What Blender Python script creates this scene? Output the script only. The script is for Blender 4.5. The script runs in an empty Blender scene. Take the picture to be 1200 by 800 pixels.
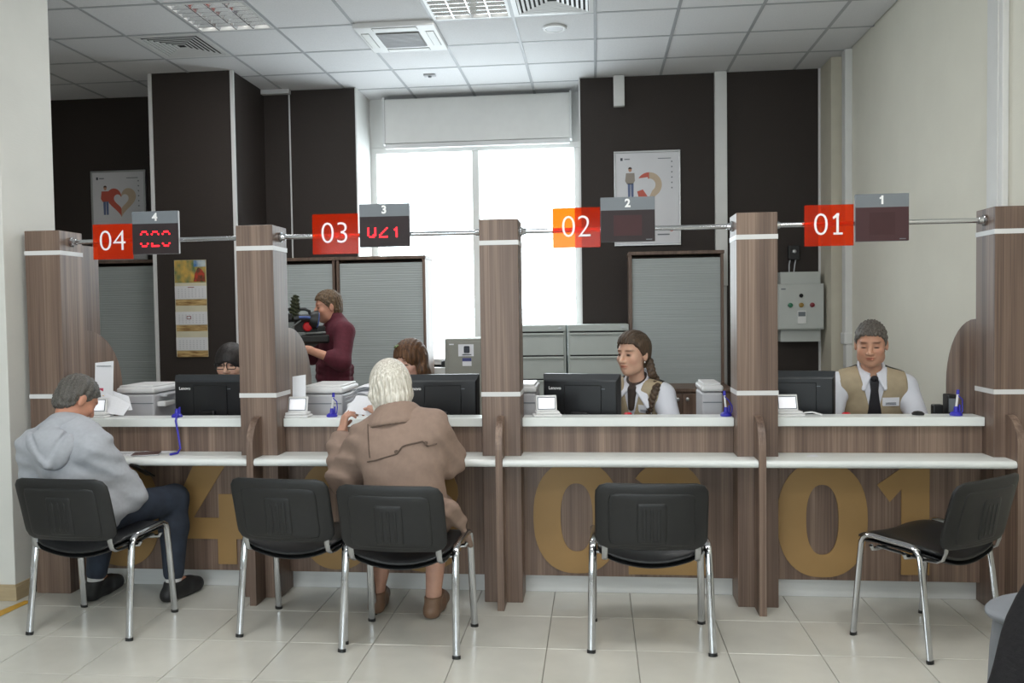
import bpy, bmesh, math, random
import numpy as np
from mathutils import Vector, Matrix

random.seed(7)
SC = bpy.context.scene
COL = SC.collection

# ------------------------------------------------------------------ camera
CAM_H = 1.48
yaw, pit, rol = 0.0995, -0.0355, -0.0145
ff = Vector((-math.sin(yaw)*math.cos(pit), math.cos(yaw)*math.cos(pit), math.sin(pit)))
r0 = Vector((math.cos(yaw), math.sin(yaw), 0)); u0 = r0.cross(ff)
rr = math.cos(rol)*r0 + math.sin(rol)*u0
uu = -math.sin(rol)*r0 + math.cos(rol)*u0
cam_d = bpy.data.cameras.new('camera'); cam = bpy.data.objects.new('camera', cam_d); COL.objects.link(cam)
cam_d.sensor_fit = 'HORIZONTAL'; cam_d.sensor_width = 36.0; cam_d.lens = 988*36/1200
cam_d.clip_start = 0.05; cam_d.clip_end = 200
cam.matrix_world = Matrix(((rr.x, uu.x, -ff.x, 0), (rr.y, uu.y, -ff.y, 0), (rr.z, uu.z, -ff.z, CAM_H), (0, 0, 0, 1)))
SC.camera = cam

# ------------------------------------------------------------------ world, lights, exposure
world = bpy.data.worlds.new('overcast_sky'); SC.world = world
world.use_nodes = True
bg = world.node_tree.nodes['Background']
bg.inputs['Color'].default_value = (0.86, 0.93, 1.0, 1)
bg.inputs['Strength'].default_value = 11.0
SC.view_settings.view_transform = 'Standard'
SC.view_settings.look = 'None'
SC.view_settings.gamma = 1
SC.view_settings.exposure = -0.42
SC.view_settings.use_curve_mapping = False
HALL_LAMP = 27.0      # watts of each lit luminaire over the customers' hall
TELLER_LAMP = 28.0     # watts of each luminaire over the tellers

def portal(name, loc, sx, sy, rot):
    d = bpy.data.lights.new(name, 'AREA'); d.shape = 'RECTANGLE'; d.size = sx; d.size_y = sy
    d.cycles.is_portal = True
    o = bpy.data.objects.new(name, d); COL.objects.link(o); o.location = loc; o.rotation_euler = rot
portal('window_portal', (-1.2, 8.62, 2.2), 2.1, 2.4, (-math.pi/2, 0, 0))
portal('hall_opening_portal', (-1.6, -3.3, 1.75), 4.6, 1.7, (math.pi/2, 0, 0))

# ------------------------------------------------------------------ helpers
def lin(c):
    return tuple(((v/12.92) if v <= 0.04045 else ((v+0.055)/1.055)**2.4) for v in c)
def rgb(r, g, b):
    return lin((r/255, g/255, b/255)) + (1.0,)

MATS = {}
def mat(name, col=(128, 128, 128), rough=0.5, metal=0.0, noise=0.0, nscale=(8, 8, 8), spec=0.5, emit=None, estr=1.0, bump=0.0, bscale=None, col2=None, detail=4, coat=0.0):
    m = bpy.data.materials.new(name); m.use_nodes = True
    nt = m.node_tree; b = nt.nodes['Principled BSDF']
    b.inputs['Roughness'].default_value = rough; b.inputs['Metallic'].default_value = metal
    b.inputs['Specular IOR Level'].default_value = spec
    if coat: b.inputs['Coat Weight'].default_value = coat
    c = rgb(*col)
    b.inputs['Base Color'].default_value = c
    if noise or col2 or bump:
        tc = nt.nodes.new('ShaderNodeTexCoord'); mp = nt.nodes.new('ShaderNodeMapping')
        mp.inputs['Scale'].default_value = nscale
        oi = nt.nodes.new('ShaderNodeObjectInfo'); ad = nt.nodes.new('ShaderNodeVectorMath'); ad.operation = 'ADD'
        ml = nt.nodes.new('ShaderNodeMath'); ml.operation = 'MULTIPLY'; ml.inputs[1].default_value = 17.0
        nt.links.new(oi.outputs['Random'], ml.inputs[0])
        nt.links.new(tc.outputs['Object'], ad.inputs[0]); nt.links.new(ml.outputs[0], ad.inputs[1])
        nt.links.new(ad.outputs[0], mp.inputs['Vector'])
        nz = nt.nodes.new('ShaderNodeTexNoise'); nz.inputs['Scale'].default_value = 1.0; nz.inputs['Detail'].default_value = detail
        nt.links.new(mp.outputs[0], nz.inputs['Vector'])
        if noise or col2:
            rp = nt.nodes.new('ShaderNodeValToRGB')
            rp.color_ramp.elements[0].position = 0.32; rp.color_ramp.elements[1].position = 0.68
            if col2: lo, hi = c, rgb(*col2)
            else:
                lo = tuple(max(0, v*(1-noise)) for v in c[:3])+(1,); hi = tuple(min(1, v*(1+noise)) for v in c[:3])+(1,)
            rp.color_ramp.elements[0].color = lo; rp.color_ramp.elements[1].color = hi
            nt.links.new(nz.outputs['Fac'], rp.inputs[0]); nt.links.new(rp.outputs[0], b.inputs['Base Color'])
        if bump:
            src = nz
            if bscale:
                mp2 = nt.nodes.new('ShaderNodeMapping'); mp2.inputs['Scale'].default_value = bscale
                nt.links.new(ad.outputs[0], mp2.inputs['Vector'])
                src = nt.nodes.new('ShaderNodeTexNoise'); src.inputs['Scale'].default_value = 1.0
                nt.links.new(mp2.outputs[0], src.inputs['Vector'])
            bp = nt.nodes.new('ShaderNodeBump'); bp.inputs['Strength'].default_value = bump; bp.inputs['Distance'].default_value = 0.01
            nt.links.new(src.outputs['Fac'], bp.inputs['Height']); nt.links.new(bp.outputs[0], b.inputs['Normal'])
    if emit:
        b.inputs['Emission Color'].default_value = rgb(*emit); b.inputs['Emission Strength'].default_value = estr
    MATS[name] = m
    return m

def wood_mat(name, lo, mid, hi, rough=0.45, sx=22.0, sz=0.9):
    m = bpy.data.materials.new(name); m.use_nodes = True; nt = m.node_tree; b = nt.nodes['Principled BSDF']
    b.inputs['Roughness'].default_value = rough
    tc = nt.nodes.new('ShaderNodeTexCoord'); oi = nt.nodes.new('ShaderNodeObjectInfo')
    ml = nt.nodes.new('ShaderNodeMath'); ml.operation = 'MULTIPLY'; ml.inputs[1].default_value = 23.0
    ad = nt.nodes.new('ShaderNodeVectorMath'); ad.operation = 'ADD'
    nt.links.new(oi.outputs['Random'], ml.inputs[0]); nt.links.new(tc.outputs['Object'], ad.inputs[0]); nt.links.new(ml.outputs[0], ad.inputs[1])
    def noise(scale, detail):
        mp = nt.nodes.new('ShaderNodeMapping'); mp.inputs['Scale'].default_value = scale
        nz = nt.nodes.new('ShaderNodeTexNoise'); nz.inputs['Scale'].default_value = 1; nz.inputs['Detail'].default_value = detail
        nz.inputs['Distortion'].default_value = 0.35
        nt.links.new(ad.outputs[0], mp.inputs['Vector']); nt.links.new(mp.outputs[0], nz.inputs['Vector'])
        return nz
    n1 = noise((sx*0.8, sx*0.8, sz*0.25), 4); n2 = noise((sx*6, sx*6, sz*1.6), 6)
    mx = nt.nodes.new('ShaderNodeMix'); mx.data_type = 'FLOAT'; mx.inputs[0].default_value = 0.36
    nt.links.new(n1.outputs['Fac'], mx.inputs[2]); nt.links.new(n2.outputs['Fac'], mx.inputs[3])
    rp = nt.nodes.new('ShaderNodeValToRGB'); e = rp.color_ramp.elements
    e[0].position = 0.33; e[0].color = rgb(*lo); e[1].position = 0.68; e[1].color = rgb(*hi)
    k = e.new(0.5); k.color = rgb(*mid)
    nt.links.new(mx.outputs[0], rp.inputs[0]); nt.links.new(rp.outputs[0], b.inputs['Base Color'])
    bp = nt.nodes.new('ShaderNodeBump'); bp.inputs['Strength'].default_value = 0.08; bp.inputs['Distance'].default_value = 0.004
    nt.links.new(n2.outputs['Fac'], bp.inputs['Height']); nt.links.new(bp.outputs[0], b.inputs['Normal'])
    MATS[name] = m
    return m

def clear_mat(name, tint, transp, rough=0.05, col=None):
    """thin sheet: part of the light passes straight through, tinted"""
    m = bpy.data.materials.new(name); m.use_nodes = True; nt = m.node_tree
    b = nt.nodes['Principled BSDF']; b.inputs['Roughness'].default_value = rough
    b.inputs['Base Color'].default_value = col or tint
    t = nt.nodes.new('ShaderNodeBsdfTransparent'); t.inputs['Color'].default_value = tint
    x = nt.nodes.new('ShaderNodeMixShader'); x.inputs[0].default_value = transp
    nt.links.new(b.outputs[0], x.inputs[1]); nt.links.new(t.outputs[0], x.inputs[2])
    nt.links.new(x.outputs[0], nt.nodes['Material Output'].inputs['Surface'])
    MATS[name] = m
    return m

class MB:
    """collects shapes into one mesh"""
    def __init__(s): s.bm = bmesh.new()
    def box(s, x0, x1, y0, y1, z0, z1, bev=0.0, seg=2):
        t = bmesh.new()
        v = [t.verts.new((x, y, z)) for x in (x0, x1) for y in (y0, y1) for z in (z0, z1)]
        for f in ((0, 1, 3, 2), (4, 6, 7, 5), (0, 4, 5, 1), (2, 3, 7, 6), (0, 2, 6, 4), (1, 5, 7, 3)):
            t.faces.new([v[i] for i in f])
        bmesh.ops.recalc_face_normals(t, faces=t.faces)
        if bev: bmesh.ops.bevel(t, geom=list(t.edges), offset=bev, segments=seg, affect='EDGES', profile=0.5)
        return s.join(t)
    def join(s, t):
        me = bpy.data.meshes.new('t'); t.to_mesh(me); t.free(); s.bm.from_mesh(me); bpy.data.meshes.remove(me)
        return s
    def raw(s, vs, fs):
        v = [s.bm.verts.new(p) for p in vs]
        for f in fs:
            try: s.bm.faces.new([v[i] for i in f])
            except ValueError: pass
        return s
    def tube(s, path, r, n=12, cap=True, flat=1.0, up=None):
        P = [Vector(p) for p in path]; m = len(P)
        R = r if isinstance(r, (list, tuple)) else [r]*m
        T = [(P[min(i+1, m-1)]-P[max(i-1, 0)]).normalized() for i in range(m)]
        a = Vector(up) if up else (Vector((0, 0, 1)) if abs(T[0].z) < 0.9 else Vector((1, 0, 0)))
        x = T[0].cross(a).normalized(); vs = []
        for i in range(m):
            x = (x - T[i]*x.dot(T[i])).normalized(); y = T[i].cross(x)
            for k in range(n):
                q = 2*math.pi*k/n
                vs.append(P[i] + x*(math.cos(q)*R[i]) + y*(math.sin(q)*R[i]*flat))
        fs = [(i*n+k, i*n+(k+1) % n, (i+1)*n+(k+1) % n, (i+1)*n+k) for i in range(m-1) for k in range(n)]
        if cap: fs += [tuple(range(n-1, -1, -1)), tuple((m-1)*n+k for k in range(n))]
        return s.raw(vs, fs)
    def prism(s, pts, d0, d1, plane='xz', holes=()):
        """outline pts in a plane, swept from d0 to d1 along the third axis; holes = outlines of openings joined by a bridge"""
        pt = {'xz': lambda a, b, d: (a, d, b), 'yz': lambda a, b, d: (d, a, b), 'xy': lambda a, b, d: (a, b, d)}[plane]
        t = bmesh.new(); eds = []
        for loop in (pts,)+tuple(holes):
            v = [t.verts.new(pt(a, b, d0)) for a, b in loop]
            eds += [t.edges.new((v[i], v[(i+1) % len(v)])) for i in range(len(v))]
        bmesh.ops.triangle_fill(t, use_beauty=True, use_dissolve=False, edges=eds)
        r = bmesh.ops.extrude_face_region(t, geom=list(t.faces))
        dv = Vector(pt(0, 0, d1))-Vector(pt(0, 0, d0))
        bmesh.ops.translate(t, vec=dv, verts=[g for g in r['geom'] if isinstance(g, bmesh.types.BMVert)])
        bmesh.ops.recalc_face_normals(t, faces=t.faces)
        return s.join(t)
    def lathe(s, prof, c=(0, 0, 0), n=20, axis='z'):
        vs = []; m = len(prof)
        for r, h in prof:
            for k in range(n):
                q = 2*math.pi*k/n; a, b = r*math.cos(q), r*math.sin(q)
                p = {'z': (a, b, h), 'y': (a, h, b), 'x': (h, a, b)}[axis]
                vs.append((p[0]+c[0], p[1]+c[1], p[2]+c[2]))
        fs = [(i*n+k, i*n+(k+1) % n, (i+1)*n+(k+1) % n, (i+1)*n+k) for i in range(m-1) for k in range(n)]
        fs += [tuple(range(n-1, -1, -1)), tuple((m-1)*n+k for k in range(n))]
        return s.raw(vs, fs)
    def pillow(s, outline, tf, tb, warp, rings=7, edge=5):
        """cushion: outline(theta)->(a,b) in its plane, tf/tb half thickness to either side, warp(a,b,c)->point"""
        n = 56; vs = []; fs = []
        def prof(r): return (max(0.0, 1-r**edge))**0.5
        rs = [i/rings*0.94 for i in range(1, rings)] + [0.94, 0.975, 0.993, 1.0]
        for sgn, T in ((1, tf), (-1, tb)):
            base = len(vs); vs.append(warp(0, 0, sgn*T))
            for r in rs:
                for k in range(n):
                    a, b = outline(2*math.pi*k/n); vs.append(warp(a*r, b*r, sgn*T*prof(r)))
            for k in range(n):
                f = (base, base+1+k, base+1+(k+1) % n); fs.append(f if sgn > 0 else f[::-1])
            for i in range(len(rs)-1):
                for k in range(n):
                    q = base+1+i*n; f = (q+k, q+n+k, q+n+(k+1) % n, q+(k+1) % n); fs.append(f if sgn > 0 else f[::-1])
        s.raw(vs, fs)
        bmesh.ops.remove_doubles(s.bm, verts=s.bm.verts, dist=1e-5)
        return s
    def move(s, M):
        bmesh.ops.transform(s.bm, matrix=M, verts=s.bm.verts); return s
    def build(s, name, material, parent=None, smooth=None, recalc=True):
        if recalc: bmesh.ops.recalc_face_normals(s.bm, faces=s.bm.faces)
        me = bpy.data.meshes.new(name); s.bm.to_mesh(me); s.bm.free()
        return link_mesh(name, me, material, parent, smooth)

def woff(o):
    v = Vector((0, 0, 0))
    while o is not None: v += o.location; o = o.parent
    return v
def link_mesh(name, me, material, parent=None, smooth=None, base=None):
    for m in (material if isinstance(material, (list, tuple)) else [material]):
        me.materials.append(MATS[m] if isinstance(m, str) else m)
    o = bpy.data.objects.new(name, me); COL.objects.link(o)
    if parent is not None:
        me.transform(Matrix.Translation(-woff(parent))); o.parent = parent
    if smooth:
        me.polygons.foreach_set('use_smooth', [True]*len(me.polygons))
        if smooth != 'all':
            try: me.set_sharp_from_angle(angle=math.radians(38))
            except Exception: pass
    me.update()
    return o
def rebase(o, loc):
    """put a single-mesh thing's origin at its base"""
    loc = Vector(loc); o.data.transform(Matrix.Translation(-loc)); o.location = loc; return o
def tag(o, label=None, cat=None, group=None, kind=None):
    if label: o['label'] = label
    if cat: o['category'] = cat
    if group: o['group'] = group
    if kind: o['kind'] = kind
    return o
def thing(name, loc, label, cat, group=None):
    o = bpy.data.objects.new(name, None); COL.objects.link(o); o.location = loc; o.empty_display_size = 0.1
    return tag(o, label, cat, group)
def share(src, name, loc, parent):
    """a further piece that shares src's mesh; loc in world"""
    o = bpy.data.objects.new(name, src.data); COL.objects.link(o)
    if parent is not None: o.parent = parent; o.location = Vector(loc)-woff(parent)
    else: o.location = loc
    return o
def arc(cx, cz, rx, rz, a0, a1, n):
    return [(cx+rx*math.cos(math.radians(a0+(a1-a0)*i/n)), cz+rz*math.sin(math.radians(a0+(a1-a0)*i/n))) for i in range(n+1)]
def rrect(w, h, r, n=6):
    p = []
    for sx, sz, a in ((1, 1, 0), (-1, 1, 90), (-1, -1, 180), (1, -1, 270)):
        p += arc(sx*(w-r), sz*(h-r), r, r, a, a+90, n)
    return p
def rr_out(w, h, r):
    """boundary of a rounded rectangle as a function of the angle"""
    def f(t):
        c, q = math.cos(t), math.sin(t)
        k = 1/max(abs(c)/w, abs(q)/h); x, y = c*k, q*k
        ex, ey = abs(x)-(w-r), abs(y)-(h-r)
        if ex > 0 and ey > 0:
            lo, hi = 0.0, 1.0
            for _ in range(24):
                m = (lo+hi)/2; X, Y = abs(x)*m-(w-r), abs(y)*m-(h-r)
                if X > 0 and Y > 0 and math.hypot(X, Y) > r: hi = m
                else: lo = m
            x *= lo; y *= lo
        return x, y
    return f
def text(name, body, size, material, parent, loc, rot=(math.pi/2, 0, 0), depth=0.002, bold=0.0, ax='CENTER'):
    cu = bpy.data.curves.new('t', 'FONT'); cu.body = body; cu.size = size; cu.extrude = depth; cu.offset = bold
    cu.align_x = ax; cu.align_y = 'CENTER'; cu.resolution_u = 4
    o = bpy.data.objects.new('t', cu); COL.objects.link(o)
    dg = bpy.context.evaluated_depsgraph_get()
    me = bpy.data.meshes.new_from_object(o.evaluated_get(dg)); bpy.data.objects.remove(o); bpy.data.curves.remove(cu)
    me.transform(Matrix.Translation(loc) @ (rot if isinstance(rot, Matrix) else Matrix.Rotation(rot[2], 4, 'Z') @ Matrix.Rotation(rot[1], 4, 'Y') @ Matrix.Rotation(rot[0], 4, 'X')))
    me.materials.clear()
    return link_mesh(name, me, material, parent)

def smudge(name, w, h, material, parent, loc):
    """a line of print too small to read"""
    x, y, z = loc
    return MB().box(x-w/2, x+w/2, y-0.0004, y, z-h/2, z+h/2).build(name, material, parent)

# ------------------------------------------------------------------ materials
wood_mat('wood', (80, 63, 54), (114, 94, 82), (152, 130, 114), 0.42)
wood_mat('wood_dark', (84, 66, 56), (106, 86, 74), (126, 104, 90), 0.45)
mat('strip_white', (214, 214, 214), 0.35)
mat('shelf_white', (226, 230, 228), 0.28, noise=0.02)
mat('kick_grey', (208, 209, 208), 0.35, metal=0.1, noise=0.03, nscale=(3, 3, 60))
mat('tan_print', (152, 120, 74), 0.5, noise=0.03)
mat('tile', (204, 203, 195), 0.22, noise=0.05, nscale=(5, 5, 5), bump=0.02)
mat('grout', (150, 147, 138), 0.8, noise=0.1, nscale=(20, 20, 20))
mat('ceil_tile', (228, 228, 230), 0.9, noise=0.03, nscale=(90, 90, 90), bump=0.15)
mat('ceil_grid', (176, 178, 182), 0.5, noise=0.02)
mat('wall_white', (214, 214, 209), 0.75, noise=0.03, nscale=(3, 3, 3), bump=0.08, bscale=(25, 25, 160))
mat('wall_brown', (45, 37, 33), 0.7, noise=0.1, nscale=(60, 60, 220), bump=0.1)
mat('paint_white', (222, 222, 220), 0.45, noise=0.02)
mat('wall_cream', (228, 225, 212), 0.75, noise=0.02, nscale=(3, 3, 3), bump=0.08, bscale=(25, 25, 160))
mat('beige', (205, 199, 182), 0.7, noise=0.03)
mat('base_tan', (178, 160, 128), 0.5, noise=0.08, nscale=(4, 4, 40))
mat('yellow_tape', (206, 158, 52), 0.5, noise=0.08, nscale=(30, 30, 30))
mat('chrome', (200, 202, 206), 0.12, metal=1.0, noise=0.02)
mat('steel', (176, 178, 180), 0.3, metal=0.9, noise=0.03)
mat('plastic_black', (25, 26, 27), 0.42, noise=0.12, nscale=(40, 40, 40), bump=0.06, bscale=(600, 600, 600))
mat('monitor_black', (20, 21, 24), 0.35, noise=0.08)
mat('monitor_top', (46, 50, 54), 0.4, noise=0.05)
mat('vinyl_black', (28, 29, 31), 0.36, noise=0.1, nscale=(30, 30, 30), bump=0.08, bscale=(300, 300, 300))
mat('tambour', (172, 179, 179), 0.55, metal=0.1, noise=0.10, nscale=(0.8, 0.8, 140))
mat('file_grey', (178, 184, 180), 0.45, noise=0.02)
mat('safe_grey', (146, 146, 138), 0.5, noise=0.04)
mat('dark_gap', (24, 24, 24), 0.8, noise=0.05)
mat('white_plastic', (222, 222, 222), 0.4, noise=0.02)
mat('grey_plastic', (186, 186, 190), 0.45, noise=0.02)
mat('paper', (232, 233, 238), 0.8, noise=0.02)
mat('ink', (70, 74, 84), 0.7, noise=0.05)
mat('blue_plastic', (52, 48, 170), 0.35, noise=0.06)
mat('screen_white', (240, 240, 244), 0.3, emit=(240, 242, 250), estr=0.55, noise=0.01)
mat('header_grey', (112, 118, 124), 0.45, noise=0.02)
mat('led_screen', (34, 20, 23), 0.6, noise=0.05)
mat('led_screen_dim', (62, 30, 34), 0.6, noise=0.05)
mat('led_matrix', (56, 20, 24), 0.6, noise=0.1)
mat('led_red', (255, 20, 30), 0.4, emit=(255, 22, 36), estr=6.0, noise=0.01)
mat('text_white', (240, 240, 240), 0.4, noise=0.01)
clear_mat('acrylic_orange', (1.0, 0.30, 0.06, 1), 0.72, 0.08, col=rgb(235, 60, 10))
clear_mat('glass', (0.97, 0.99, 0.98, 1), 0.93, 0.02)
MATS['acrylic_orange'].use_nodes = True
# ------------------------------------------------------------------ the room
CEIL = 3.642; XR = 2.165; YB = 7.97; XL = -5.6; YF = -3.1
T = 0.39; TX0 = -0.23; TY0 = 4.035
floor = tag(MB().box(XL, XR+0.3, YF, 8.9, -0.1, -0.006).build('floor', 'grout'), 'pale beige tiled floor of the customers hall', None, None, 'structure')
t0 = None
for j in range(-8, 2):
    for i in range(-8, 7):
        x0, y0 = TX0+i*T, TY0+(j-1)*T
        if x0+T < -3.1 and y0 > 3.7: continue
        x1, y1 = min(x0+T, XR), y0+T
        if x1-x0 < 0.05 or y0 > 4.38: continue
        if j == 1: y1 = 4.40
        full = abs(x1-x0-T) < 1e-4 and abs(y1-y0-T) < 1e-4
        g = 0.0017
        if full and t0 is not None:
            share(t0, 'tile', (x0, y0, 0), floor)
        else:
            m = MB().box(g, x1-x0-g, g, y1-y0-g, -0.008, 0, 0.0012, 1)
            o = m.build('tile', 'tile'); o.parent = floor; o.location = (x0, y0, 0)
            if full: t0 = o
tag(MB().box(-3.1, XR, 4.41, 8.6, -0.006, -0.001).build('floor_covering', 'grout', floor))

ceiling = tag(MB().box(XL, XR+0.3, YF, 8.9, CEIL+0.05, CEIL+0.15).build('ceiling', 'ceil_tile'), 'white suspended ceiling of square tiles in a metal grid', None, None, 'structure')
CX0, CY0, CT = 0.0192, 6.254, 0.6
SKIP = {(-5, -1), (-3, 0), (-6, 0), (-2, -1), (-1, -1)}
HALL = [(-4, -7), (-1, -7), (2, -7), (-4, -11), (-1, -11), (2, -11)]
t0 = None
for j in range(-16, 4):
    for i in range(-10, 4):
        x0, y0 = CX0+i*CT, CY0+j*CT
        if (i, j) in SKIP or (i, j) in HALL: continue
        x1, y1 = min(x0+CT, XR), min(y0+CT, 8.62); x0c = max(x0, XL)
        if x1-x0c < 0.03 or y1-y0 < 0.03 or y0 < YF: continue
        if j < -7: continue
        full = abs(x1-x0c-CT) < 1e-4 and abs(y1-y0-CT) < 1e-4
        if full and t0 is not None: share(t0, 'tile', (x0, y0, CEIL), ceiling)
        else:
            g = 0.009
            o = MB().box(x0c-x0+g, x1-x0-g, g, y1-y0-g, 0.004, 0.02, 0.003, 1).build('tile', 'ceil_tile'); o.parent = ceiling; o.location = (x0, y0, CEIL)
            if full: t0 = o
m = MB()
for i in range(-10, 5):
    x = CX0+i*CT
    if XL < x < XR: m.box(x-0.012, x+0.012, YF, 8.62, CEIL, CEIL+0.03)
for j in range(-16, 5):
    y = CY0+j*CT
    if YF < y < 8.62: m.box(XL, XR, y-0.0115, y+0.0115, CEIL+0.001, CEIL+0.03)
tag(m.build('grid', 'ceil_grid', ceiling), kind='stuff')
m = MB().box(XL, XR, YF, CY0-7*CT, CEIL+0.004, CEIL+0.02)
for i, j in HALL: pass
m.build('panel', 'ceil_tile', ceiling)

# walls
w = MB().box(XR, XR+0.25, YF, 8.9, 0, CEIL+0.05).build('wall_right', 'wall_cream'); tag(w, 'off-white papered side wall', kind='structure')
w = MB().box(XL-0.2, XL, YF, 8.9, 0, CEIL+0.05).build('wall_side', 'wall_white'); tag(w, 'off-white side wall of the hall', kind='structure')
# wall behind the tellers, with the window opening
WX0, WX1, WZ0 = -2.263, -0.138, 0.95
wb = MB()
wb.box(XL, WX0, YB+0.012, 8.75, 0, CEIL+0.05).box(WX1, XR, YB+0.012, 8.75, 0, CEIL+0.05).box(WX0, WX1, YB+0.012, 8.75, 0, WZ0)
wb.box(WX0, WX1, 8.46, 8.75, 3.16, CEIL+0.05)
wb = tag(wb.build('wall_back', 'paint_white'), 'dark brown panelled wall behind the tellers', kind='structure')
def panel(x0, x1, z0=0.0, z1=CEIL): return MB().box(x0, x1, YB, YB+0.014, z0, z1, 0.002, 1).build('panel', 'wall_brown', wb)
panel(XL, -2.93); panel(-2.917, WX0-0.012); panel(WX1+0.014, 1.103); panel(1.211, 2.03)
for x0, x1, mt in ((-2.93, -2.917, 'strip_white'), (WX0-0.012, WX0, 'strip_white'), (WX1, WX1+0.014, 'strip_white'), (2.03, 2.05, 'strip_white')):
    MB().box(x0, x1, YB-0.006, YB+0.012, 0, CEIL).build('edge_profile', mt, wb)
pier = tag(MB().box(-3.94, -3.18, 7.25, YB+0.01, 0, CEIL+0.02).build('wall_pier', 'wall_brown'), 'dark brown clad column with pale corner profiles', kind='structure')
for x in (-3.952, -3.192):
    MB().box(x, x+0.03, 7.236, 7.262, 0, CEIL).build('corner_profile', 'strip_white', pier)
MB().box(-3.18, -2.90, 7.90, 7.955, 3.60, CEIL).build('cornice', 'strip_white', pier)
t1 = MB().box(1.103, 1.211, YB-0.05, YB+0.012, 1.69, CEIL, 0.004).build('trim_1', 'paint_white'); tag(t1, 'wide white cable trunking running down the brown wall', kind='structure')
t2 = MB().box(0.185, 0.285, YB-0.06, YB, 3.36, CEIL, 0.004).build('trim_2', 'paint_white'); tag(t2, 'short white duct stub under the ceiling', kind='structure')
t3 = MB().box(2.05, XR, 7.62, YB+0.01, 0, CEIL, 0.003).build('trim_3', 'beige'); tag(t3, 'beige boxed corner column beside the brown wall', kind='structure')
t4 = MB().box(2.105, XR, 7.40, 7.50, 1.24, CEIL, 0.004).box(2.112, XR, 7.40, 7.49, 0, 1.2, 0.004).box(2.095, XR, 7.39, 7.51, 1.16, 1.26, 0.01).build('trim_4', 'paint_white'); tag(t4, 'narrow white pipe cover in the corner', kind='structure')
t5 = MB().box(XR-0.035, XR, 4.69, 4.87, 0, CEIL, 0.006).box(XR-0.042, XR-0.035, 4.73, 4.83, 0, CEIL).build('trim_5', 'paint_white'); tag(t5, 'white vertical cable duct on the side wall', kind='structure')
wl = MB().box(XL, -3.05, 4.10, 4.53, 0, CEIL+0.03, 0.004).build('wall_left', 'wall_white'); tag(wl, 'off-white pier at the end of the counters', kind='structure')
bl = MB().box(XL, -3.038, 4.088, 4.25, 0, 0.075, 0.003).box(XL, -3.042, 4.092, 4.25, 0.075, 0.085).build('baseboard_left', 'base_tan'); tag(bl, 'tan baseboard around the white pier', kind='structure')
# unseen hall wall behind the camera; glazed openings added and sized for front light
wf = MB().box(XL, XR, YF-0.25, YF, 0, 0.9).box(XL, XR, YF-0.25, YF, 2.6, CEIL+0.05).box(XL, -3.9, YF-0.25, YF, 0.9, 2.6).box(0.7, XR, YF-0.25, YF, 0.9, 2.6)
for x in (-2.4, -0.9): wf.box(x-0.06, x+0.06, YF-0.2, YF-0.05, 0.9, 2.6)
wf = tag(wf.build('wall_front', 'wall_white'), 'unseen wall of the hall with added glazed openings', kind='structure')
for x0, x1 in ((-3.9, -2.46), (-2.34, -0.96), (-0.84, 0.7)):
    MB().box(x0, x1, YF-0.13, YF-0.12, 0.9, 2.6).build('pane', 'glass', wf)

# window
wy = 8.46
win = tag(MB().box(WX0, WX1, wy, wy+0.07, WZ0, WZ0+0.06, 0.006).box(WX0, WX1, wy, wy+0.07, 3.10, 3.16, 0.006).box(WX0, WX0+0.06, wy+0.002, wy+0.068, WZ0+0.06, 3.10).box(WX1-0.06, WX1, wy+0.002, wy+0.068, WZ0+0.06, 3.10).build('window_1', 'paint_white'), 'tall white framed window flooded with daylight', kind='structure')
for x in (-1.19,): MB().box(x-0.035, x+0.035, wy, wy+0.07, WZ0+0.06, 3.10, 0.006).build('mullion', 'paint_white', win)
for x0, x1 in ((WX0+0.06, -1.225), (-1.155, WX1-0.06)):
    MB().box(x0, x1, wy+0.03, wy+0.036, WZ0+0.06, 3.10).build('pane', 'glass', win)
MB().box(WX0, WX1, YB+0.1, wy, WZ0-0.04, WZ0+0.0, 0.008).build('window_sill', 'paint_white', win)
sh = thing('roller_shutter', (-1.15, 8.3, 3.17), 'white roller shutter box closed above the tall window', 'shutter box')
MB().box(-2.07, -0.235, 8.30, wy, 3.17, 3.60, 0.004).build('casing', 'paint_white', sh)
for gx in (-2.09, -0.235): MB().box(gx, gx+0.02, 8.29, wy, 3.16, 3.62).build('side_guide', 'strip_white', sh)
MB().box(-2.07, -0.235, 8.31, 8.35, 3.12, 3.165, 0.003).build('bottom_rail', 'strip_white', sh)

# tape on the floor
o = MB().raw([(-3.03, 3.93, 0.0), (-2.97, 3.87, 0.0), (-2.955, 4.10, 0.0), (-3.0, 4.10, 0.0), (-3.03, 3.93, 0.0012), (-2.97, 3.87, 0.0012), (-2.955, 4.10, 0.0012), (-3.0, 4.10, 0.0012)], [(3, 2, 1, 0), (4, 5, 6, 7), (0, 1, 5, 4), (1, 2, 6, 5), (2, 3, 7, 6), (3, 0, 4, 7)]).move(Matrix.Translation((0, 0, 0.0003))).build('floor_tape', 'yellow_tape')
tag(rebase(o, (-2.99, 3.98, 0)), 'strip of yellow tape on the floor beside the white pier', 'tape')

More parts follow.
